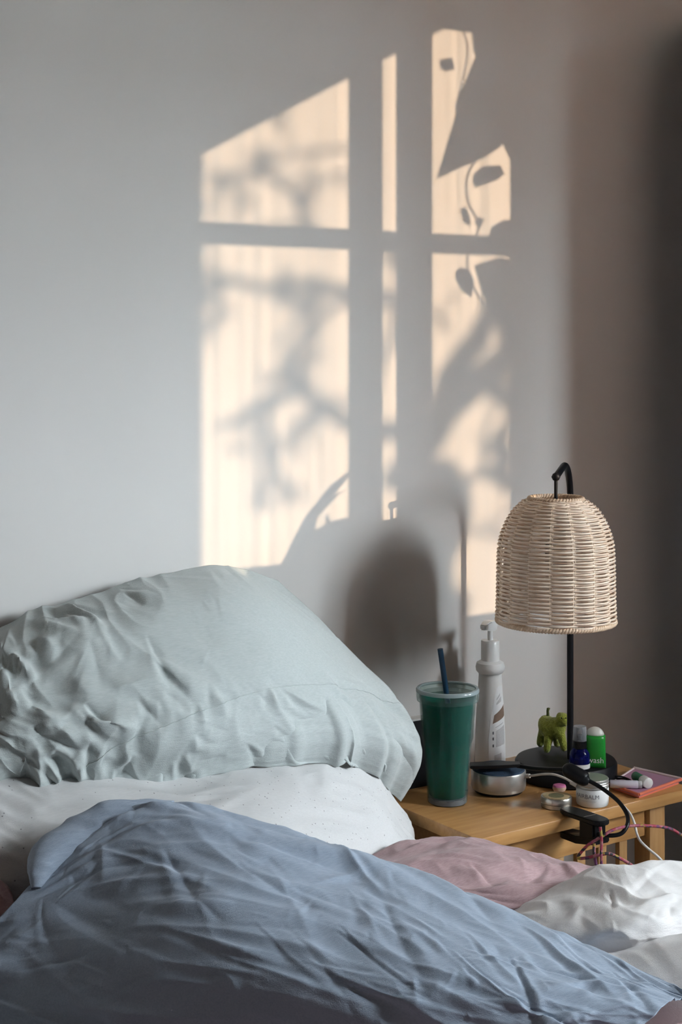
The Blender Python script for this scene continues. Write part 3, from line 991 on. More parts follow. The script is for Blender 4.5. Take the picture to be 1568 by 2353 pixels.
bl, QB = sheet('blue_pillow', rows, M_BLUE, 290, 400, [
    ('p', 0.08, 3.2, 0.12, 0.005, 61),
    ('c', 30, lambda u, v: 0.12 + 0.2 * u, (.10, .34), (.004, .010), (.0028, .0080), 62, dict(spread=.25)),
    ('c', 14, lambda u, v: 1.1, (.05, .14), (.008, .016), (.003, .008), 63, dict(spread=.35, density=lambda u, v: float(v > .45))),
    ('c', 26, lambda u, v: -0.25, (.08, .22), (.005, .010), (.002, .007), 68, dict(spread=.2, density=lambda u, v: float(u < .3 and v < .55))),
    ('c', 20, lambda u, v: 2.2, (.05, .14), (.004, .010), (.002, .006), 69, dict(spread=.3, density=lambda u, v: float(u > .8))),
    ('c', 190, lambda u, v: 0.15 + 0.25 * u, (.03, .26), (.0020, .0055), (.0010, .0050), 64, dict(spread=.4)),
    ('c', 320, lambda u, v: 0.7, (.015, .07), (.0015, .003), (.0004, .0015), 65, dict(spread=1.0))], back=(0, 0, 0.0))
tag(bl, 'slate blue linen pillow lying across the foot of the pillows', 'pillow')
rows = [
    [(400, 1862, 1.870), (330, 1862, 1.86), (255, 1895, 1.845), (190, 1940, 1.825), (135, 1990, 1.805), (96, 2040, 1.79)],
    [(400, 1850, 1.876), (310, 1846, 1.864), (220, 1884, 1.845), (150, 1930, 1.82), (106, 1985, 1.795), (84, 2040, 1.78)],
    [(400, 1846, 1.884), (280, 1836, 1.870), (180, 1874, 1.85), (100, 1930, 1.82), (76, 1985, 1.795), (74, 2042, 1.78)],
    [(400, 1848, 1.892), (264, 1838, 1.878), (160, 1880, 1.86), (80, 1942, 1.83), (68, 1995, 1.805), (80, 2048, 1.79)],
    [(400, 1870, 1.904), (275, 1866, 1.893), (180, 1910, 1.88), (104, 1965, 1.855), (86, 2012, 1.83), (96, 2056, 1.81)],
]
sheet('hem_flap', rows, M_BLUE, 60, 75, [('p', 0.06, 2.0, 1.2, 0.003, 67), ('c', 14, lambda u, v: 1.4, (.02, .08), (.003, .006), (.0006, .002), 66)], bl, back=(0.005, 0.003, 0))

# ================================================================== BEDSIDE TABLE
tx0, tx1, ty0, ty1 = 0.0, 0.466, -0.338, -0.022
nt_ = thing('bedside_table', (0.233, -0.18, 0), 'oak bedside table with slatted side beside the bed', 'table')
box('table_top', (tx0, ty0, TZ - 0.020), (tx1, ty1, TZ), M_OAK, nt_, 0.0025, 2)
lg = 0.036
lx0, lx1 = 0.030, 0.419
ly0, ly1 = ty0 + 0.018, ty1 - 0.012
for xx in (lx0, lx1 - lg):
    for yy in (ly0, ly1 - lg):
        box('leg', (xx, yy, 0), (xx + lg, yy + lg, TZ - 0.020), M_OAKV, nt_, 0.002)
az0 = TZ - 0.020 - 0.052
for yy in (ly0 + 0.009, ly1 - 0.03):
    box('apron', (lx0 + lg, yy, az0), (lx1 - lg, yy + 0.02, TZ - 0.020), M_OAK, nt_, 0.001)
    box('rail', (lx0 + lg, yy, 0.10), (lx1 - lg, yy + 0.02, 0.135), M_OAK, nt_, 0.001)
for xx in (lx0 + 0.008, lx1 - 0.028):
    box('apron', (xx, ly0 + lg, az0), (xx + 0.02, ly1 - lg, TZ - 0.020), M_OAK, nt_, 0.001)
box('shelf', (lx0 + 0.01, ly0 + 0.01, 0.135), (lx1 - 0.01, ly1 - 0.01, 0.150), M_OAK, nt_, 0.001)
for yy in (ly0 + 0.014, ly1 - 0.026):
    for k in range(6):
        xs = lx0 + lg + 0.026 + k * 0.047
        box('slat', (xs, yy, 0.15), (xs + 0.018, yy + 0.010, az0), M_OAKV, nt_, 0.001)

# ---- table lamp
LC = T(1301, 1783)
LBZ = TZ + 0.031
lamp = thing('table_lamp', LC, 'black table lamp with a woven rattan bell shade on the bedside table', 'lamp')
BR = 0.0872
lathe('base', [(BR - 0.006, 0.0), (BR, 0.003), (BR, 0.025), (BR - 0.003, 0.0295), (BR - 0.010, 0.031)], LC, M_BLACK, lamp, 72)
post = P(1311, 1745, 2.612)
sh = P(1278, 1150, 2.475)
hz = P(1277, 1096, 2.475)[2]
px_, py_ = post[0], post[1]
dvec = np.array([sh[0] - px_, sh[1] - py_, 0])
dl = np.linalg.norm(dvec)
dvec /= dl
topz = 1.0885
ra = 0.062
pts = [(px_, py_, LBZ), (px_, py_, 0.75), (px_, py_, topz - ra)]
for k in range(1, 11):
    a = math.radians(9.6 * k)
    pts.append((px_ + dvec[0] * ra * (1 - math.cos(a)), py_ + dvec[1] * ra * (1 - math.cos(a)), topz - ra + ra * math.sin(a)))
pts.append((sh[0] - dvec[0] * 0.0, sh[1], hz))
tube('post', pts, 0.0056, M_BLACK, lamp, 14)
v, f = join([lathe_vf([(0.001, -0.0072), (0.005, -0.005), (0.0074, 0), (0.005, 0.005), (0.001, 0.0072)], 16, (sh[0], sh[1], hz))])
obj('hook_end', v, f, M_BLACK, lamp)
tube('hanging_rod', [(sh[0], sh[1], hz), (sh[0], sh[1], 0.985)], 0.0030, M_BLACK, lamp, 10)
lathe('bulb_holder', [(0.004, 0.06), (0.016, 0.055), (0.018, 0.0), (0.014, -0.005)], (sh[0], sh[1], 0.935), M_BLACK, lamp, 24)
lathe('bulb', [(0.012, 0.0), (0.014, -0.012), (0.026, -0.034), (0.028, -0.048), (0.020, -0.066), (0.004, -0.074)], (sh[0], sh[1], 0.932), M_BULB, lamp, 24)
# shade: profile (drop from the rim, radius)
prof = np.array([(0.0, .044), (.006, .056), (.014, .0645), (.026, .0735), (.0405, .081), (.055, .0865), (.0695, .0902), (.084, .0918), (.113, .0928), (.156, .0934), (.194, .0948)])
stz = sh[2] + 0.002
pp = cr1(prof, 400)
sl_ = np.concatenate([[0], np.cumsum(np.hypot(*np.diff(pp, axis=0).T))])
shade = thing('lamp_shade', sh, None, None)
shade.parent = lamp
shade.location = sh - LC
NR, NS = 66, 144
K = 16
weave = []
ang = np.linspace(0, 2 * math.pi, NS, endpoint=False)
tilt_rng = np.random.RandomState(4)
for j in range(NR):
    s = sl_[-1] * (j + 0.6) / NR
    z = stz - np.interp(s, sl_, pp[:, 0])
    r = np.interp(s, sl_, pp[:, 1])
    amp = 0.0030 * min(1.0, r / 0.085)
    wob = tilt_rng.normal(0, 0.00025) + 0.0003 * np.sin(ang * 2 + j)
    rr = r + amp * np.sin(ang * K / 2 + math.pi * j + 0.35)
    zz = z + wob + 0.0003 * np.sin(ang * 7 + j * 2.1)
    rv_, rh_ = 0.00178, 0.0015
    V = []
    for q in range(6):
        a = q * math.pi / 3
        V.append(np.stack([sh[0] + (rr + rh_ * math.cos(a)) * np.cos(ang), sh[1] + (rr + rh_ * math.cos(a)) * np.sin(ang), zz + rv_ * math.sin(a)], 1))
    V = np.stack(V, 1).reshape(-1, 3)
    Fc = []
    for i in range(NS):
        k = (i + 1) % NS
        for q in range(6):
            q2 = (q + 1) % 6
            Fc.append((i * 6 + q, k * 6 + q, k * 6 + q2, i * 6 + q2))
    weave.append((V, Fc))
v, f = join(weave)
wv = obj('weave', v, f, M_RATTAN, shade)
wv['kind'] = 'stuff'
for k in range(K):
    a = 2 * math.pi * (k + 0.5) / K - 0.35 * 2 / K + math.pi / K
    for off in (-0.018, 0.018):
        aa = a + off
        tube('stake', [(sh[0] + r * math.cos(aa), sh[1] + r * math.sin(aa), stz - z) for z, r in pp[::28]], 0.0013, M_RATTAN2, shade, 5)


def ring(name, r, z, rad, m, parent, twist=0):
    a = np.linspace(0, 2 * math.pi, 121)
    parts = []
    if not twist:
        q = np.stack([sh[0] + r * np.cos(a), sh[1] + r * np.sin(a), np.full_like(a, z)], 1)
        parts.append(tube_vf(q, rad, 8, cap=False))
    else:
        a = np.linspace(0, 2 * math.pi, 360)
        for ph in (0, math.pi):
            q = np.stack([sh[0] + (r + rad * .45 * np.cos(a * twist + ph)) * np.cos(a), sh[1] + (r + rad * .45 * np.cos(a * twist + ph)) * np.sin(a), z + rad * .45 * np.sin(a * twist + ph)], 1)
            parts.append(tube_vf(q, rad * .75, 6, cap=False))
    v, f = join(parts)
    return obj(name, v, f, m, parent)


ring('top_rim', 0.0425, stz + 0.001, 0.0036, M_RATTAN2, shade, 26)
ring('bottom_rim', 0.0945, stz - 0.1965, 0.0042, M_RATTAN2, shade, 60)

# ---- green felt animal on the lamp base
fg = thing('felt_animal', T(1270, 1722, LBZ), 'small lime green felt animal figure standing on the lamp base', 'figurine')


def felt(name, chains, m, parent, res=0.0022):
    """one continuous surface around chains of balls (metaballs turned into a mesh)"""
    mb = bpy.data.metaballs.new(name)
    mb.resolution = res
    mb.threshold = 0.25
    ob = bpy.data.objects.new(name + '_field', mb)
    COL.objects.link(ob)
    for ch in chains:
        q = np.array([c[:3] for c in ch])
        r = np.array([c[3] for c in ch])
        n = max(3, int(np.linalg.norm(np.diff(q, axis=0), axis=1).sum() / 0.0025))
        for p_, rad in zip(cr1(q, n), cr1(r, n)):
            e = mb.elements.new()
            e.co = Vector(p_ - org(parent))
            e.radius = rad * 1.5
    bpy.context.view_layer.update()
    dg = bpy.context.evaluated_depsgraph_get()
    me = bpy.data.meshes.new_from_object(ob.evaluated_get(dg))
    bpy.data.objects.remove(ob)
    me.name = name
    me.materials.clear()
    me.materials.append(m)
    me.polygons.foreach_set('use_smooth', [True] * len(me.polygons))
    o = bpy.data.objects.new(name, me)
    COL.objects.link(o)
    o.parent = parent
    return o


def B(px, py, d, r):
    return (*P(px, py, d), r)


felt('body', [
    [B(1255, 1660, 2.672, .0115), B(1262, 1672, 2.664, .0145), B(1275, 1672, 2.655, .0145), B(1284, 1668, 2.648, .012)],
    [B(1283, 1664, 2.648, .009), B(1290, 1655, 2.642, .0085), B(1293, 1651, 2.64, .0095)],
    [B(1294, 1652, 2.639, .007), B(1299, 1660, 2.634, .006)],
    [B(1287, 1645, 2.642, .0045), B(1286, 1642, 2.642, .0035)],
    [B(1299, 1648, 2.638, .0045), B(1301, 1645, 2.638, .0035)],
    [B(1262, 1690, 2.652, .0075), B(1260, 1705, 2.648, .0062), B(1257, 1722, 2.645, .0058)],
    [B(1287, 1684, 2.642, .0075), B(1293, 1702, 2.64, .006), B(1297, 1719, 2.639, .0055)],
    [B(1250, 1678, 2.672, .0075), B(1244, 1696, 2.676, .006), B(1242, 1709, 2.678, .0055)],
    [B(1278, 1688, 2.665, .007), B(1280, 1700, 2.668, .0058), B(1281, 1711, 2.67, .005)],
], M_FELT, fg)
felt('tail', [[B(1260, 1652, 2.668, .0036), B(1259, 1640, 2.67, .003), B(1258, 1632, 2.67, .0026)],
              [B(1258, 1632, 2.67, .0024), B(1255, 1627, 2.67, .0026)], [B(1258, 1632, 2.67, .0024), B(1263, 1628, 2.67, .0026)]], M_FELTD, fg, 0.0015)
for q in ((1291, 1650, 2.627), (1301, 1650, 2.628)):
    c = P(*q)
    v, f = lathe_vf([(0.0002, -0.0013), (0.0012, -0.0006), (0.0012, 0.0006), (0.0002, 0.0013)], 10, c)
    obj('eye', v, f, M_BLACK, fg)

# ---- green tumbler with straw
TC = T(1029, 1843)
tum = thing('tumbler', TC, 'clear double-walled tumbler with emerald green lining and lid', 'tumbler')


def facet(r, n, rot, amt, seg=64):
    a = np.linspace(0, 2 * math.pi, seg, endpoint=False)
    s = math.pi / n
    poly = math.cos(s) / np.cos(((a - rot) % (2 * s)) - s)
    return a, r * ((1 - amt) + amt * poly / 0.985)


def faceted(name, prof, m, n=8, rot=0.25, seg=64, caps=(True, True)):
    V, Fc = [], []
    for r, z, amt in prof:
        a, rr = facet(r, n, rot, amt, seg)
        V += list(np.stack([TC[0] + rr * np.cos(a), TC[1] + rr * np.sin(a), np.full(seg, TC[2] + z)], 1))
    for j in range(len(prof) - 1):
        for i in range(seg):
            k = (i + 1) % seg
            Fc.append((j * seg + i, j * seg + k, (j + 1) * seg + k, (j + 1) * seg + i))
    if caps[0]:
        Fc.append(tuple(range(seg))[::-1])
    if caps[1]:
        Fc.append(tuple((len(prof) - 1) * seg + i for i in range(seg)))
    return sharp(obj(name, V, Fc, m, tum), 30)


faceted('outer_wall', [(.0315, 0.0, 1), (.0330, .003, 1), (.0345, .035, 1), (.0385, .085, 1), (.0405, .097, .5), (.0425, .106, 0), (.0465, .176, 0),
                       (.0452, .176, 0), (.0412, .107, 0), (.0372, .088, 1), (.0330, .035, 1), (.0318, .008, 1)], M_CLEAR, caps=(True, True))
lathe('green_lining', [(.0285, .012), (.0300, .014), (.0345, .075), (.0375, .105), (.0428, .170), (.0418, .170), (.0365, .105), (.029, .016)], TC, M_EMER, tum, 48)
lathe('foot', [(.0290, .0005), (.0310, .0020), (.0305, .0100), (.0270, .0115)], TC, M_DGREY, tum, 48)
lid = lathe('lid', [(.0470, .165), (.0500, .166), (.0508, .172), (.0508, .181), (.0495, .1845), (.0455, .1845), (.0425, .1790), (.0405, .1770), (.004, .1770)], TC, M_LID, tum, 64, cap0=False)
M_RIM_HIGHLIGHT = glassy('lid_rim_highlight', (0.80, 0.86, 0.86), 0.50, 0.15, (0.40, 0.46, 0.48))  # pale colour puts the rim's highlight into the material
lathe('lid_rim', [(.0450, .1835), (.0462, .1856), (.0498, .1856), (.0514, .1835), (.0514, .1800), (.0508, .1800)], TC, M_RIM_HIGHLIGHT, tum, 64, cap0=False, cap1=False)
s0, s1 = P(1026, 1590, TC @ FW - CAM @ FW - 0.0), P(1012, 1491, TC @ FW - CAM @ FW - 0.004)
sd = (s1 - s0) / np.linalg.norm(s1 - s0)
stw = tag(tube('straw', [s0 - sd * 0.150, s0, s1], 0.0046, M_STRAW, None, 14), 'dark navy drinking straw standing in the green tumbler', 'straw')

# ---- pump lotion bottle
BC = T(1127, 1770)
lb = thing('lotion_bottle', BC, 'white pump lotion bottle with a brown-banded label', 'bottle')
brot = -0.95
bprof = [(.0235, 0.0), (.0268, .004), (.0270, .03), (.0262, .07), (.0245, .105), (.0222, .135), (.0206, .158), (.0202, .166), (.0206, .172)]
lathe('body', bprof, BC, M_WPLAST, lb, 56, sx=1.0, sy=0.80, rot=brot)
lathe('shoulder', [(.0206, .170), (.0245, .174), (.0255, .181), (.0235, .188), (.0170, .192)], BC, M_WPLAST, lb, 48)
lathe('collar', [(.0150, .191), (.0162, .192), (.0160, .2245), (.0148, .2265), (.004, .227)], BC, M_WPLAST, lb, 40)
lathe('pump_stem', [(.0050, .226), (.0048, .246)], BC, M_WPLAST, lb, 20)
hd = -FW * 0.75 - RT * 0.55
hd /= np.linalg.norm(hd)
hs = np.cross(hd, UP)
z0 = BC + UP * 0.243
q = []
for s in (-1, 1):
    q += [z0 - hd * .008 + hs * s * .0095 + UP * .000, z0 - hd * .011 + hs * s * .011 + UP * .0165, z0 + hd * .010 + hs * s * .010 + UP * .0185,
          z0 + hd * .026 + hs * s * .0055 + UP * .013, z0 + hd * .026 + hs * s * .0050 + UP * .005, z0 + hd * .008 + hs * s * .0085 + UP * .001]
n = 6
fc = [tuple(range(n))[::-1], tuple(range(n, 2 * n))] + [(i, (i + 1) % n, n + (i + 1) % n, n + i) for i in range(n)]
pump = fix_normals(obj('pump_head', q, fc, M_WPLAST, lb, smooth=False))
bm = bmesh.new(); bm.from_mesh(pump.data)
bmesh.ops.bevel(bm, geom=list(bm.edges), offset=0.0018, segments=2, affect='EDGES')
bm.to_mesh(pump.data); bm.free()


def bottle_patch(name, poly, m, off, parent):
    """flat print that follows the bottle: poly of (angle, height)"""
    bp = np.array(bprof)
    P2 = np.array(poly, float)
    lo, hi = P2.min(0), P2.max(0)
    na, nz = 14, 20
    V, idx, Fc = [], {}, []

    def inside(a, z):
        c = False
        k = len(P2) - 1
        for i in range(len(P2)):
            if (P2[i, 1] > z) != (P2[k, 1] > z) and a < (P2[k, 0] - P2[i, 0]) * (z - P2[i, 1]) / (P2[k, 1] - P2[i, 1]) + P2[i, 0]:
                c = not c
            k = i
        return c
    rowsA = []
    for j in range(nz + 1):
        z = lo[1] + (hi[1] - lo[1]) * (j + 0.0005) / (nz + 0.001)
        xs = []
        k = len(P2) - 1
        for i in range(len(P2)):
            if (P2[i, 1] > z) != (P2[k, 1] > z):
                xs.append((P2[k, 0] - P2[i, 0]) * (z - P2[i, 1]) / (P2[k, 1] - P2[i, 1]) + P2[i, 0])
            k = i
        if len(xs) < 2:
            continue
        a0, a1 = min(xs), max(xs)
        row = []
        for i in range(na + 1):
            a = a0 + (a1 - a0) * i / na
            r = np.interp(z, bp[:, 1], bp[:, 0]) + off
            x, y = r * math.cos(a), r * 0.80 * math.sin(a) + 0.0
            row.append((BC[0] + x * math.cos(brot) - y * math.sin(brot), BC[1] + x * math.sin(brot) + y * math.cos(brot), BC[2] + z))
        rowsA.append(row)
    for j, row in enumerate(rowsA):
        V += row
        if j:
            for i in range(na):
                a = (j - 1) * (na + 1) + i
                Fc.append((a, a + 1, a + na + 2, a + na + 1))
    return obj(name, V, Fc, m, parent)


# angle in the bottle's own turn that faces the camera
def bang(px):
    d = P(px, 1650, 2.60) - np.array([BC[0], BC[1], P(px, 1650, 2.60)[2]])
    dv = CAM - BC
    a = math.atan2(dv[1], dv[0]) - brot
    return a


A0 = bang(1127)
label = bottle_patch('label', [(A0 - .02, .010), (A0 - .15, .03), (A0 - .16, .06), (A0 + .02, .10), (A0 + .40, .140), (A0 + .62, .150), (A0 + 1.25, .150), (A0 + 1.3, .010)], M_WPAPER, 0.0003, lb)
bottle_patch('brown_band', [(A0 + .12, .0860), (A0 + .24, .1010), (A0 + 1.22, .118), (A0 + 1.22, .098)], M_BROWN, 0.0006, label)
for pl_ in ([(A0 + .42, .118), (A0 + .42, .121), (A0 + .9, .133), (A0 + .9, .124)], [(A0 + .45, .126), (A0 + .45, .129), (A0 + .8, .138), (A0 + .8, .134)],
            [(A0 + .30, .079), (A0 + .30, .0805), (A0 + 1.0, .088), (A0 + 1.0, .0865)],
            [(A0 + .34, .046), (A0 + .34, .074), (A0 + 1.1, .083), (A0 + 1.1, .050)], [(A0 + .22, .017), (A0 + .22, .032), (A0 + .75, .036), (A0 + .75, .020)]):
    bottle_patch('print', pl_, M_GREY, 0.0006, label)
for zz in (.068, .058, .046):
    bottle_patch('symbol', [(A0 + .10, zz), (A0 + .10, zz + .0045), (A0 + .20, zz + .005), (A0 + .20, zz)], M_DGREY, 0.0007, label)

# ---- smart speaker
SPC = T(1146, 1817)
sk = thing('smart_speaker', SPC, 'round silver smart speaker with a navy cloth top', 'speaker')
lathe('foot', [(.036, 0), (.040, .001), (.040, .004)], SPC, M_BLACKP, sk, 56)
lathe('body', [(.038, .004), (.0440, .0055), (.0455, .010), (.0455, .0335), (.0445, .0360), (.0435, .0362)], SPC, M_SILVER, sk, 72)
lathe('cloth_top', [(.0440, .0355), (.0425, .0385), (.036, .0405), (.020, .0420), (.002, .0425)], SPC, M_NAVY, sk, 72)

# ---- white jar with silver lid
JC = T(1362, 1848)
jr = thing('balm_jar', JC, 'white balm jar with ribbed silver lid', 'jar')
lathe('body', [(.022, 0), (.0250, .0015), (.0262, .005), (.0262, .0275), (.0250, .0290)], JC, M_WPLAST, jr, 56)
lidj = lathe('lid', [(.0245, .029), (.0258, .0295), (.0262, .0310), (.0255, .0325), (.0264, .0345), (.0255, .0365), (.0264, .0385), (.0256, .0405), (.0262, .0425), (.0250, .0440), (.003, .0438)], JC, M_SILVER, jr, 56)


def wrap_text(name, s, size, c, r, a0, z, m, parent, flip=False):
    cu = bpy.data.curves.new(name, 'FONT')
    cu.body = s
    cu.size = size
    cu.align_x = 'CENTER'
    ob = bpy.data.objects.new(name + '_curve', cu)
    COL.objects.link(ob)
    bpy.context.view_layer.update()
    me = bpy.data.meshes.new_from_object(ob.evaluated_get(bpy.context.evaluated_depsgraph_get()))
    bpy.data.objects.remove(ob)
    V = np.array([v_.co[:] for v_ in me.vertices])
    Fc = [tuple(p_.vertices) for p_ in me.polygons]
    if r is None:
        return V, Fc
    a = a0 + V[:, 0] / r
    W_ = np.stack([c[0] + r * np.cos(a), c[1] + r * np.sin(a), c[2] + z + V[:, 1]], 1)
    return obj(name, W_, Fc, m, parent, smooth=False)


jca = math.atan2(*(CAM - JC)[1::-1])
wrap_text('lettering', 'HAIRBALM', 0.0095, JC, 0.02635, jca - 0.42, 0.0155, M_DGREY, jr)
wrap_text('lettering', 'with shea and lavender', 0.0034, JC, 0.02635, jca - 0.35, 0.0105, M_GREY, jr)

# ---- shallow tin
NC = T(1279, 1853)
tn = thing('round_tin', NC, 'small round silver tin with kraft label on its lid', 'tin')
lathe('body', [(.0225, 0), (.0242, .0012), (.0242, .0070), (.0234, .0078)], NC, M_TIN, tn, 48)
ld = lathe('lid', [(.0236, .0078), (.0248, .0084), (.0248, .0160), (.0240, .0172), (.0215, .0172)], NC, M_TIN, tn, 48)
lathe('lid_label', [(.0216, .0172), (.0216, .0176), (.012, .0176)], NC, M_GOLD, ld, 48, cap0=False, cap1=False)
lathe('lid_print', [(.0125, .0173), (.0125, .0178), (.002, .0178)], NC, M_OLIVE, ld, 40, cap0=False)

# ---- pink and beige sweet
EC = T(1286, 1819)
er = thing('sweet', EC, 'tiny pink and beige rounded sweet behind the tin', 'sweet')
lathe('lower_half', [(.004, 0), (.0095, .0015), (.0115, .0055), (.0112, .0085)], EC, M_ERASER, er, 24, sx=1.0, sy=.8, rot=-YAW)
lathe('upper_half', [(.0112, .0085), (.0100, .0115), (.005, .0130), (.001, .0132)], EC, M_ERASERP, er, 24, sx=1.0, sy=.8, rot=-YAW)

# ---- cobalt spray bottle on the lamp base
CBC = T(1333, 1765, LBZ)
cb = thing('spray_bottle', CBC, 'cobalt blue glass spray bottle with clear cap', 'bottle')
lathe('glass', [(.0145, 0), (.0170, .0015), (.0170, .022), (.0162, .027), (.0125, .0325), (.0100, .035)], CBC, M_COBALT, cb, 40)
lathe('contents', [(.0130, .003), (.0150, .004), (.0150, .019), (.002, .0195)], CBC, mat('dark_blue_liquid', (0.008, 0.012, 0.10), 0.2, c2=(0.01, 0.015, 0.12), scale=20), cb, 32)
lathe('paper_label', [(.01715, .002), (.01715, .0095)], CBC, M_WPAPER, cb, 40, cap0=False, cap1=False)
lathe('spray_collar', [(.0105, .034), (.0120, .035), (.0118, .0470), (.0085, .0480), (.0060, .0485), (.0060, .056), (.001, .0565)], CBC, M_BLACKP, cb, 32)
lathe('clear_cap', [(.0120, .0470), (.0121, .0475), (.0108, .0695), (.0102, .0705), (.0086, .0700), (.0005, .0697)], CBC, M_CAPC, cb, 32, cap0=False)

# ---- green tube on the lamp base
g0, g1 = T(1344, 1764, LBZ), T(1392, 1766, LBZ)
gt = thing('green_tube', (g0 + g1) / 2, 'green squeeze tube with cream round cap', 'tube')
gc = (g0 + g1) / 2
ga = (g1 - g0)
gw = np.linalg.norm(ga) / 2
ga = ga / np.linalg.norm(ga)
gn = np.cross(ga, UP)
nu_, nv_ = 32, 10
V, Fc = [], []
for j in range(nv_):
    t = j / (nv_ - 1)
    z = 0.001 + 0.055 * t
    hw = gw * (1.05 - 0.06 * t)
    hd_ = 0.0015 + 0.0095 * math.sin(min(1, t * 1.15) * math.pi / 2)
    for i in range(nu_):
        a = 2 * math.pi * i / nu_
        ca, sa = math.cos(a), math.sin(a)
        V.append(gc + ga * hw * math.copysign(abs(ca) ** 0.7, ca) + gn * hd_ * math.copysign(abs(sa) ** 0.9, sa) + UP * z)
for j in range(nv_ - 1):
    for i in range(nu_):
        k = (i + 1) % nu_
        Fc.append((j * nu_ + i, j * nu_ + k, (j + 1) * nu_ + k, (j + 1) * nu_ + i))
Fc += [tuple(range(nu_))[::-1], tuple((nv_ - 1) * nu_ + i for i in range(nu_))]
obj('tube_body', V, Fc, M_GREENT, gt)
V, Fc = [], []
nj = 8
for j in range(nj):
    t = j / (nj - 1) * math.pi / 2 * 0.97
    for i in range(nu_):
        a = 2 * math.pi * i / nu_
        V.append(gc + ga * gw * .88 * math.cos(t) * math.cos(a) + gn * .010 * math.cos(t) * math.sin(a) + UP * (0.0555 + 0.0140 * math.sin(t)))
for j in range(nj - 1):
    for i in range(nu_):
        k = (i + 1) % nu_
        Fc.append((j * nu_ + i, j * nu_ + k, (j + 1) * nu_ + k, (j + 1) * nu_ + i))
Fc += [tuple(range(nu_))[::-1], tuple((nj - 1) * nu_ + i for i in range(nu_))]
obj('cap', V, Fc, M_CREAMP, gt)
if gn @ (CAM - gc) < 0:
    gn = -gn
tv, tf = wrap_text('lettering', 'wash', 0.0135, None, None, 0, 0, None, None)
obj('lettering', [gc + ga * (x + 0.001) + UP * (y + 0.011) + gn * 0.0086 for x, y, _ in tv], tf, M_WPAPER, gt, smooth=False)

# ---- pink pouch and what lies on it
pz = TZ + 0.006
cA, cB, cC, cD = T(1402, 1804, pz), T(1458, 1768, pz), T(1566, 1793, pz), T(1469, 1828, pz)
pou = thing('pink_pouch', (cA + cC) / 2 * np.array([1, 1, 0]) + np.array([0, 0, TZ]), 'flat pink plastic pouch with coral and pale edges', 'pouch')
prism('sheet', [cA, cB, cC, cD], 0.004, M_PINKP, pou, UP)


def edge(name, a, b, m, r=0.0024):
    return tube(name, [a + UP * .0016, (a + b) / 2 + UP * .0016, b + UP * .0016], r, m, pou, 10)


edge('back_edge', cA, cB, M_PINKE, .0022)
edge('side_edge', cB, cC, M_PINKE, .0034)
edge('front_edge', cC, cD, M_ORANGE, .0026)
edge('near_edge', cD, cA, M_ORANGE, .0024)
bottom = [np.array([c[0], c[1], TZ + 0.0022]) for c in (cA, cB, cC, cD)]
prism('backing', [b + (np.mean(bottom, 0) - b) * 0.06 for b in bottom], 0.0042, M_ORANGE, pou, UP)
top = pz + 0.002
r_ = 0.0085


def lying(name, a, b, r, segs, label, cat):
    a, b = np.array(a), np.array(b)
    d = (b - a) / np.linalg.norm(b - a)
    L_ = np.linalg.norm(b - a)
    th = thing(name, a * np.array([1, 1, 0]) + UP * (top), label, cat)
    for nm, t0, t1, rr, m in segs:
        ts = [t0, t0 + 0.0008 / L_, t1 - 0.0008 / L_, t1]
        rs = [rr - 0.0008, rr, rr, rr - 0.0008]
        tube(nm, [a + d * L_ * t for t in ts], rs, m, th, 24)
    return th


a = T(1402, 1801, top + .0068)
b = T(1476, 1803, top + .0068)
lying('lip_balm', a, b, .0068, (('barrel', 0, .88, .0066, M_LILAC), ('end_cap', .88, 1, .0060, M_GREY)), 'lilac lip balm tube lying on the pink pouch', 'lip balm')
a = T(1460, 1783, top + .0088)
b = T(1491, 1800, top + .0088)
lying('glue_stick', a, b, .0088, (('green_cap', 0, .52, .0076, M_GREENC), ('barrel', .52, .62, .0070, M_WPLAST), ('white_cap', .60, 1, .0088, M_WPLAST)), 'small green and white tube lying on the pink pouch', 'tube')
a = T(1414, 1789, top + .002)
b = T(1452, 1794, top + .002)
tag(tube('hair_grip', [a, (a + b) / 2 + UP * .002, b, (a + b) / 2 + UP * .0045, a + UP * .004], .0013, M_BLACK, None, 6, 30), 'thin dark hair grip lying on the pink pouch', 'hair grip')

# ---- black slab with pale page edges behind the tumbler
k0 = W(935, 1800, -0.075)
k1 = W(985, 1800, -0.075)
bk = thing('notebook', (k0[0] + 0.02, -0.06, TZ), 'black notebook with pale page edges standing behind the tumbler', 'notebook')
zt = W(955, 1657, -0.075)[2]
box('cover', (k0[0] - .02, -.078, TZ), (k1[0] + .012, -.074, zt), M_BOOK, bk, .0008)
box('pages', (k0[0] - .018, -.074, TZ + .002), (k1[0] + .010, -.056, zt + .003), M_PAGES, bk)
box('cover', (k0[0] - .02, -.056, TZ), (k1[0] + .012, -.052, zt + .002), M_BOOK, bk, .0008)

# ---- clip-on reading light
ck = P(1335, 1890, 2.38)
cl = thing('clip_light', T(1330, 1874), 'black clip-on reading light clamped to the table edge', 'reading light')


def slab(name, quad, th_, m, parent, bev=0.002):
    o = prism(name, quad, th_, m, parent)
    bm = bmesh.new(); bm.from_mesh(o.data)
    bmesh.ops.bevel(bm, geom=list(bm.edges), offset=bev, segments=2, affect='EDGES')
    for f_ in bm.faces:
        f_.smooth = True
    bm.to_mesh(o.data); bm.free()
    return sharp(o, 40)


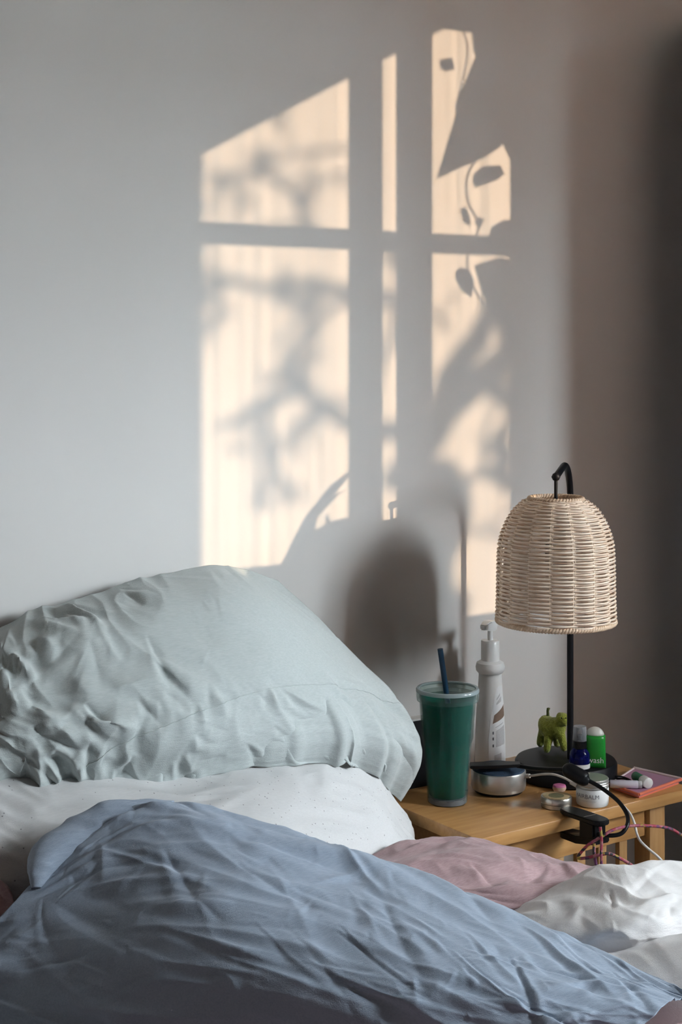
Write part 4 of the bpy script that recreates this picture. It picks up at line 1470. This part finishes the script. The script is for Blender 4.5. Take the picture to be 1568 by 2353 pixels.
# upper jaw: pad on the table top, handle out over the edge
ja = T(1302, 1861, TZ + .006)
jb = P(1386, 1890, 2.335)
jd = jb - ja
jd /= np.linalg.norm(jd)
jw = np.cross(jd, UP)
jw /= np.linalg.norm(jw)
if jw @ FW < 0:
    jw = -jw
ol = []
for t in np.linspace(0, 2 * math.pi, 22, endpoint=False):
    ln = np.linalg.norm(jb - ja)
    ol.append((ja + jb) / 2 + jd * (ln / 2 + .006) * math.copysign(abs(math.cos(t)) ** .45, math.cos(t)) + jw * .016 * math.copysign(abs(math.sin(t)) ** .6, math.sin(t)))
slab('upper_jaw', ol, .0075, M_BLACKP, cl, .0015)
la = P(1300, 1914, 2.415)
lbb = P(1384, 1930, 2.335)
ol = [la - jw * .012, la + jw * .012, (la + lbb) / 2 + jw * .017 - UP * .004, lbb + jw * .016, lbb - jw * .016, (la + lbb) / 2 - jw * .017 - UP * .004]
slab('lower_jaw', ol, .012, M_BLACKP, cl, .002)
pm = (ja * .35 + jb * .65)
pq = (la * .35 + lbb * .65)
tube('spring_pin', [pm - jw * .012, pm + jw * .012], .004, M_SILVER, cl, 12)
v, f = join([tube_vf(np.array([pm + jw * s - UP * .003, pq + jw * s + UP * .002]), .0035, 8) for s in (-.011, .011)])
obj('hinge', v, f, M_BLACKP, cl)
slab('rear_block', [P(1362, 1908, 2.352) + jw * s1 * .013 + UP * s2 * .016 for s1, s2 in ((-1, -1), (1, -1), (1, 1), (-1, 1))], .036, M_BLACKP, cl, .003)
neck = [(1375, 1916, 2.335), (1405, 1920, 2.325), (1430, 1914, 2.325), (1443, 1892, 2.335), (1440, 1868, 2.355), (1422, 1842, 2.375), (1396, 1820, 2.39), (1372, 1804, 2.40), (1350, 1792, 2.405)]
tube('gooseneck', [P(*q) for q in neck], .0033, M_BLACKP, cl, 12, 60)
tube('joint', [P(1354, 1797, 2.403), P(1346, 1793, 2.405), P(1338, 1787, 2.407), P(1322, 1778, 2.41), P(1306, 1769, 2.415), P(1298, 1765, 2.42)], [.005, .0105, .0125, .0122, .0118, .006], M_BLACKP, cl, 18, 26)
tube('arm', [P(1302, 1768, 2.42), P(1270, 1768, 2.44), P(1230, 1766, 2.47), P(1190, 1760, 2.50)], .0035, M_BLACKP, cl, 10, 24)
hA, hB = P(1196, 1757, 2.50), P(1080, 1760, 2.505)
hx = (hB - hA) / np.linalg.norm(hB - hA)
hw_ = np.cross(hx, UP)
hw_ /= np.linalg.norm(hw_)
if hw_ @ FW < 0:
    hw_ = -hw_
hq = [hA - hw_ * .008, hA + hw_ * .012, (hA + hB) / 2 + hw_ * .018, hB + hw_ * .014, hB - hw_ * .010, (hA + hB) / 2 - hw_ * .012]
slab('light_head', hq, .005, M_BLACKP, cl, .001)


# ---- cables
def braid_mat():
    m, nt, b = nodes('multicolour_braid')
    tc = nt.nodes.new('ShaderNodeTexCoord')
    n = nt.nodes.new('ShaderNodeTexVoronoi')
    n.inputs['Scale'].default_value = 190
    nt.links.new(tc.outputs['Object'], n.inputs['Vector'])
    sp = nt.nodes.new('ShaderNodeSeparateColor')
    nt.links.new(n.outputs['Color'], sp.inputs[0])
    r = nt.nodes.new('ShaderNodeValToRGB')
    r.color_ramp.interpolation = 'CONSTANT'
    cols = [(0.0, (.34, .045, .07)), (.3, (.38, .14, .15)), (.5, (.16, .05, .13)), (.64, (.04, .035, .045)), (.76, (.34, .24, .05)), (.86, (.32, .08, .12))]
    e = r.color_ramp.elements
    e[0].position, e[0].color = cols[0][0], (*cols[0][1], 1)
    e[1].position, e[1].color = cols[1][0], (*cols[1][1], 1)
    for p_, c in cols[2:]:
        x = e.new(p_)
        x.color = (*c, 1)
    nt.links.new(sp.outputs[0], r.inputs[0])
    nt.links.new(r.outputs[0], b.inputs['Base Color'])
    b.inputs['Roughness'].default_value = 0.8
    return m


M_BRAID = braid_mat()
bc1 = [(1640, 1960, 2.42), (1568, 1919, 2.39), (1540, 1904, 2.37), (1500, 1898, 2.35), (1450, 1898, 2.335), (1412, 1906, 2.32), (1385, 1921, 2.315), (1352, 1942, 2.32),
       (1333, 1962, 2.325), (1330, 1972, 2.328), (1350, 1971, 2.32), (1380, 1964, 2.315), (1402, 1962, 2.315), (1430, 1975, 2.32), (1458, 1993, 2.33), (1490, 2030, 2.34)]
bc2 = [(1380, 1900, 2.318), (1383, 1930, 2.312), (1382, 1965, 2.308), (1384, 2010, 2.308), (1386, 2060, 2.31)]
bc3 = [(1366, 1938, 2.325), (1366, 1960, 2.322), (1371, 1990, 2.322), (1374, 2030, 2.324)]
br = thing('braided_cable', P(*bc1[8]), 'multicoloured braided cable looped around the clip light', 'cable')
for q in (bc1, bc2, bc3):
    tube('strand', [P(*c) for c in q], .0024, M_BRAID, br, 8, 16 * len(q))
wc = [(1208, 1783, 2.515), (1225, 1782, 2.505), (1250, 1779, 2.49), (1275, 1780, 2.478), (1300, 1789, 2.465), (1318, 1800, 2.455), (1330, 1806, 2.470), (1352, 1809, 2.496), (1384, 1818, 2.492),
      (1406, 1831, 2.462), (1425, 1845, 2.43), (1446, 1866, 2.41), (1458, 1890, 2.395), (1464, 1915, 2.385), (1472, 1932, 2.38), (1490, 1950, 2.375), (1512, 1968, 2.37), (1526, 1985, 2.37), (1533, 2010, 2.37), (1536, 2060, 2.37)]
wcb = thing('charging_cable', P(*wc[0]) * np.array([1, 1, 0]) + UP * TZ, 'thin white cable running from the silver speaker off the table edge', 'cable')
tube('lead', [P(*c) for c in wc], .0020, M_WCABLE, wcb, 8, 160)
tube('plug', [P(1208, 1783, 2.516), P(1218, 1783, 2.51)], .0036, M_WCABLE, wcb, 10)
tube('connector', [P(1312, 1797, 2.458), P(1326, 1805, 2.452)], .0036, M_WCABLE, wcb, 10)

# the small scene-wide clean-up: everything that is not the setting carries its own label
for o in SC.objects:
    if o.parent is None and o.name.split('.')[0].split('_')[0] in ('floor', 'ceiling', 'wall', 'window', 'baseboard') and o.type != 'LIGHT':
        o['kind'] = 'structure'
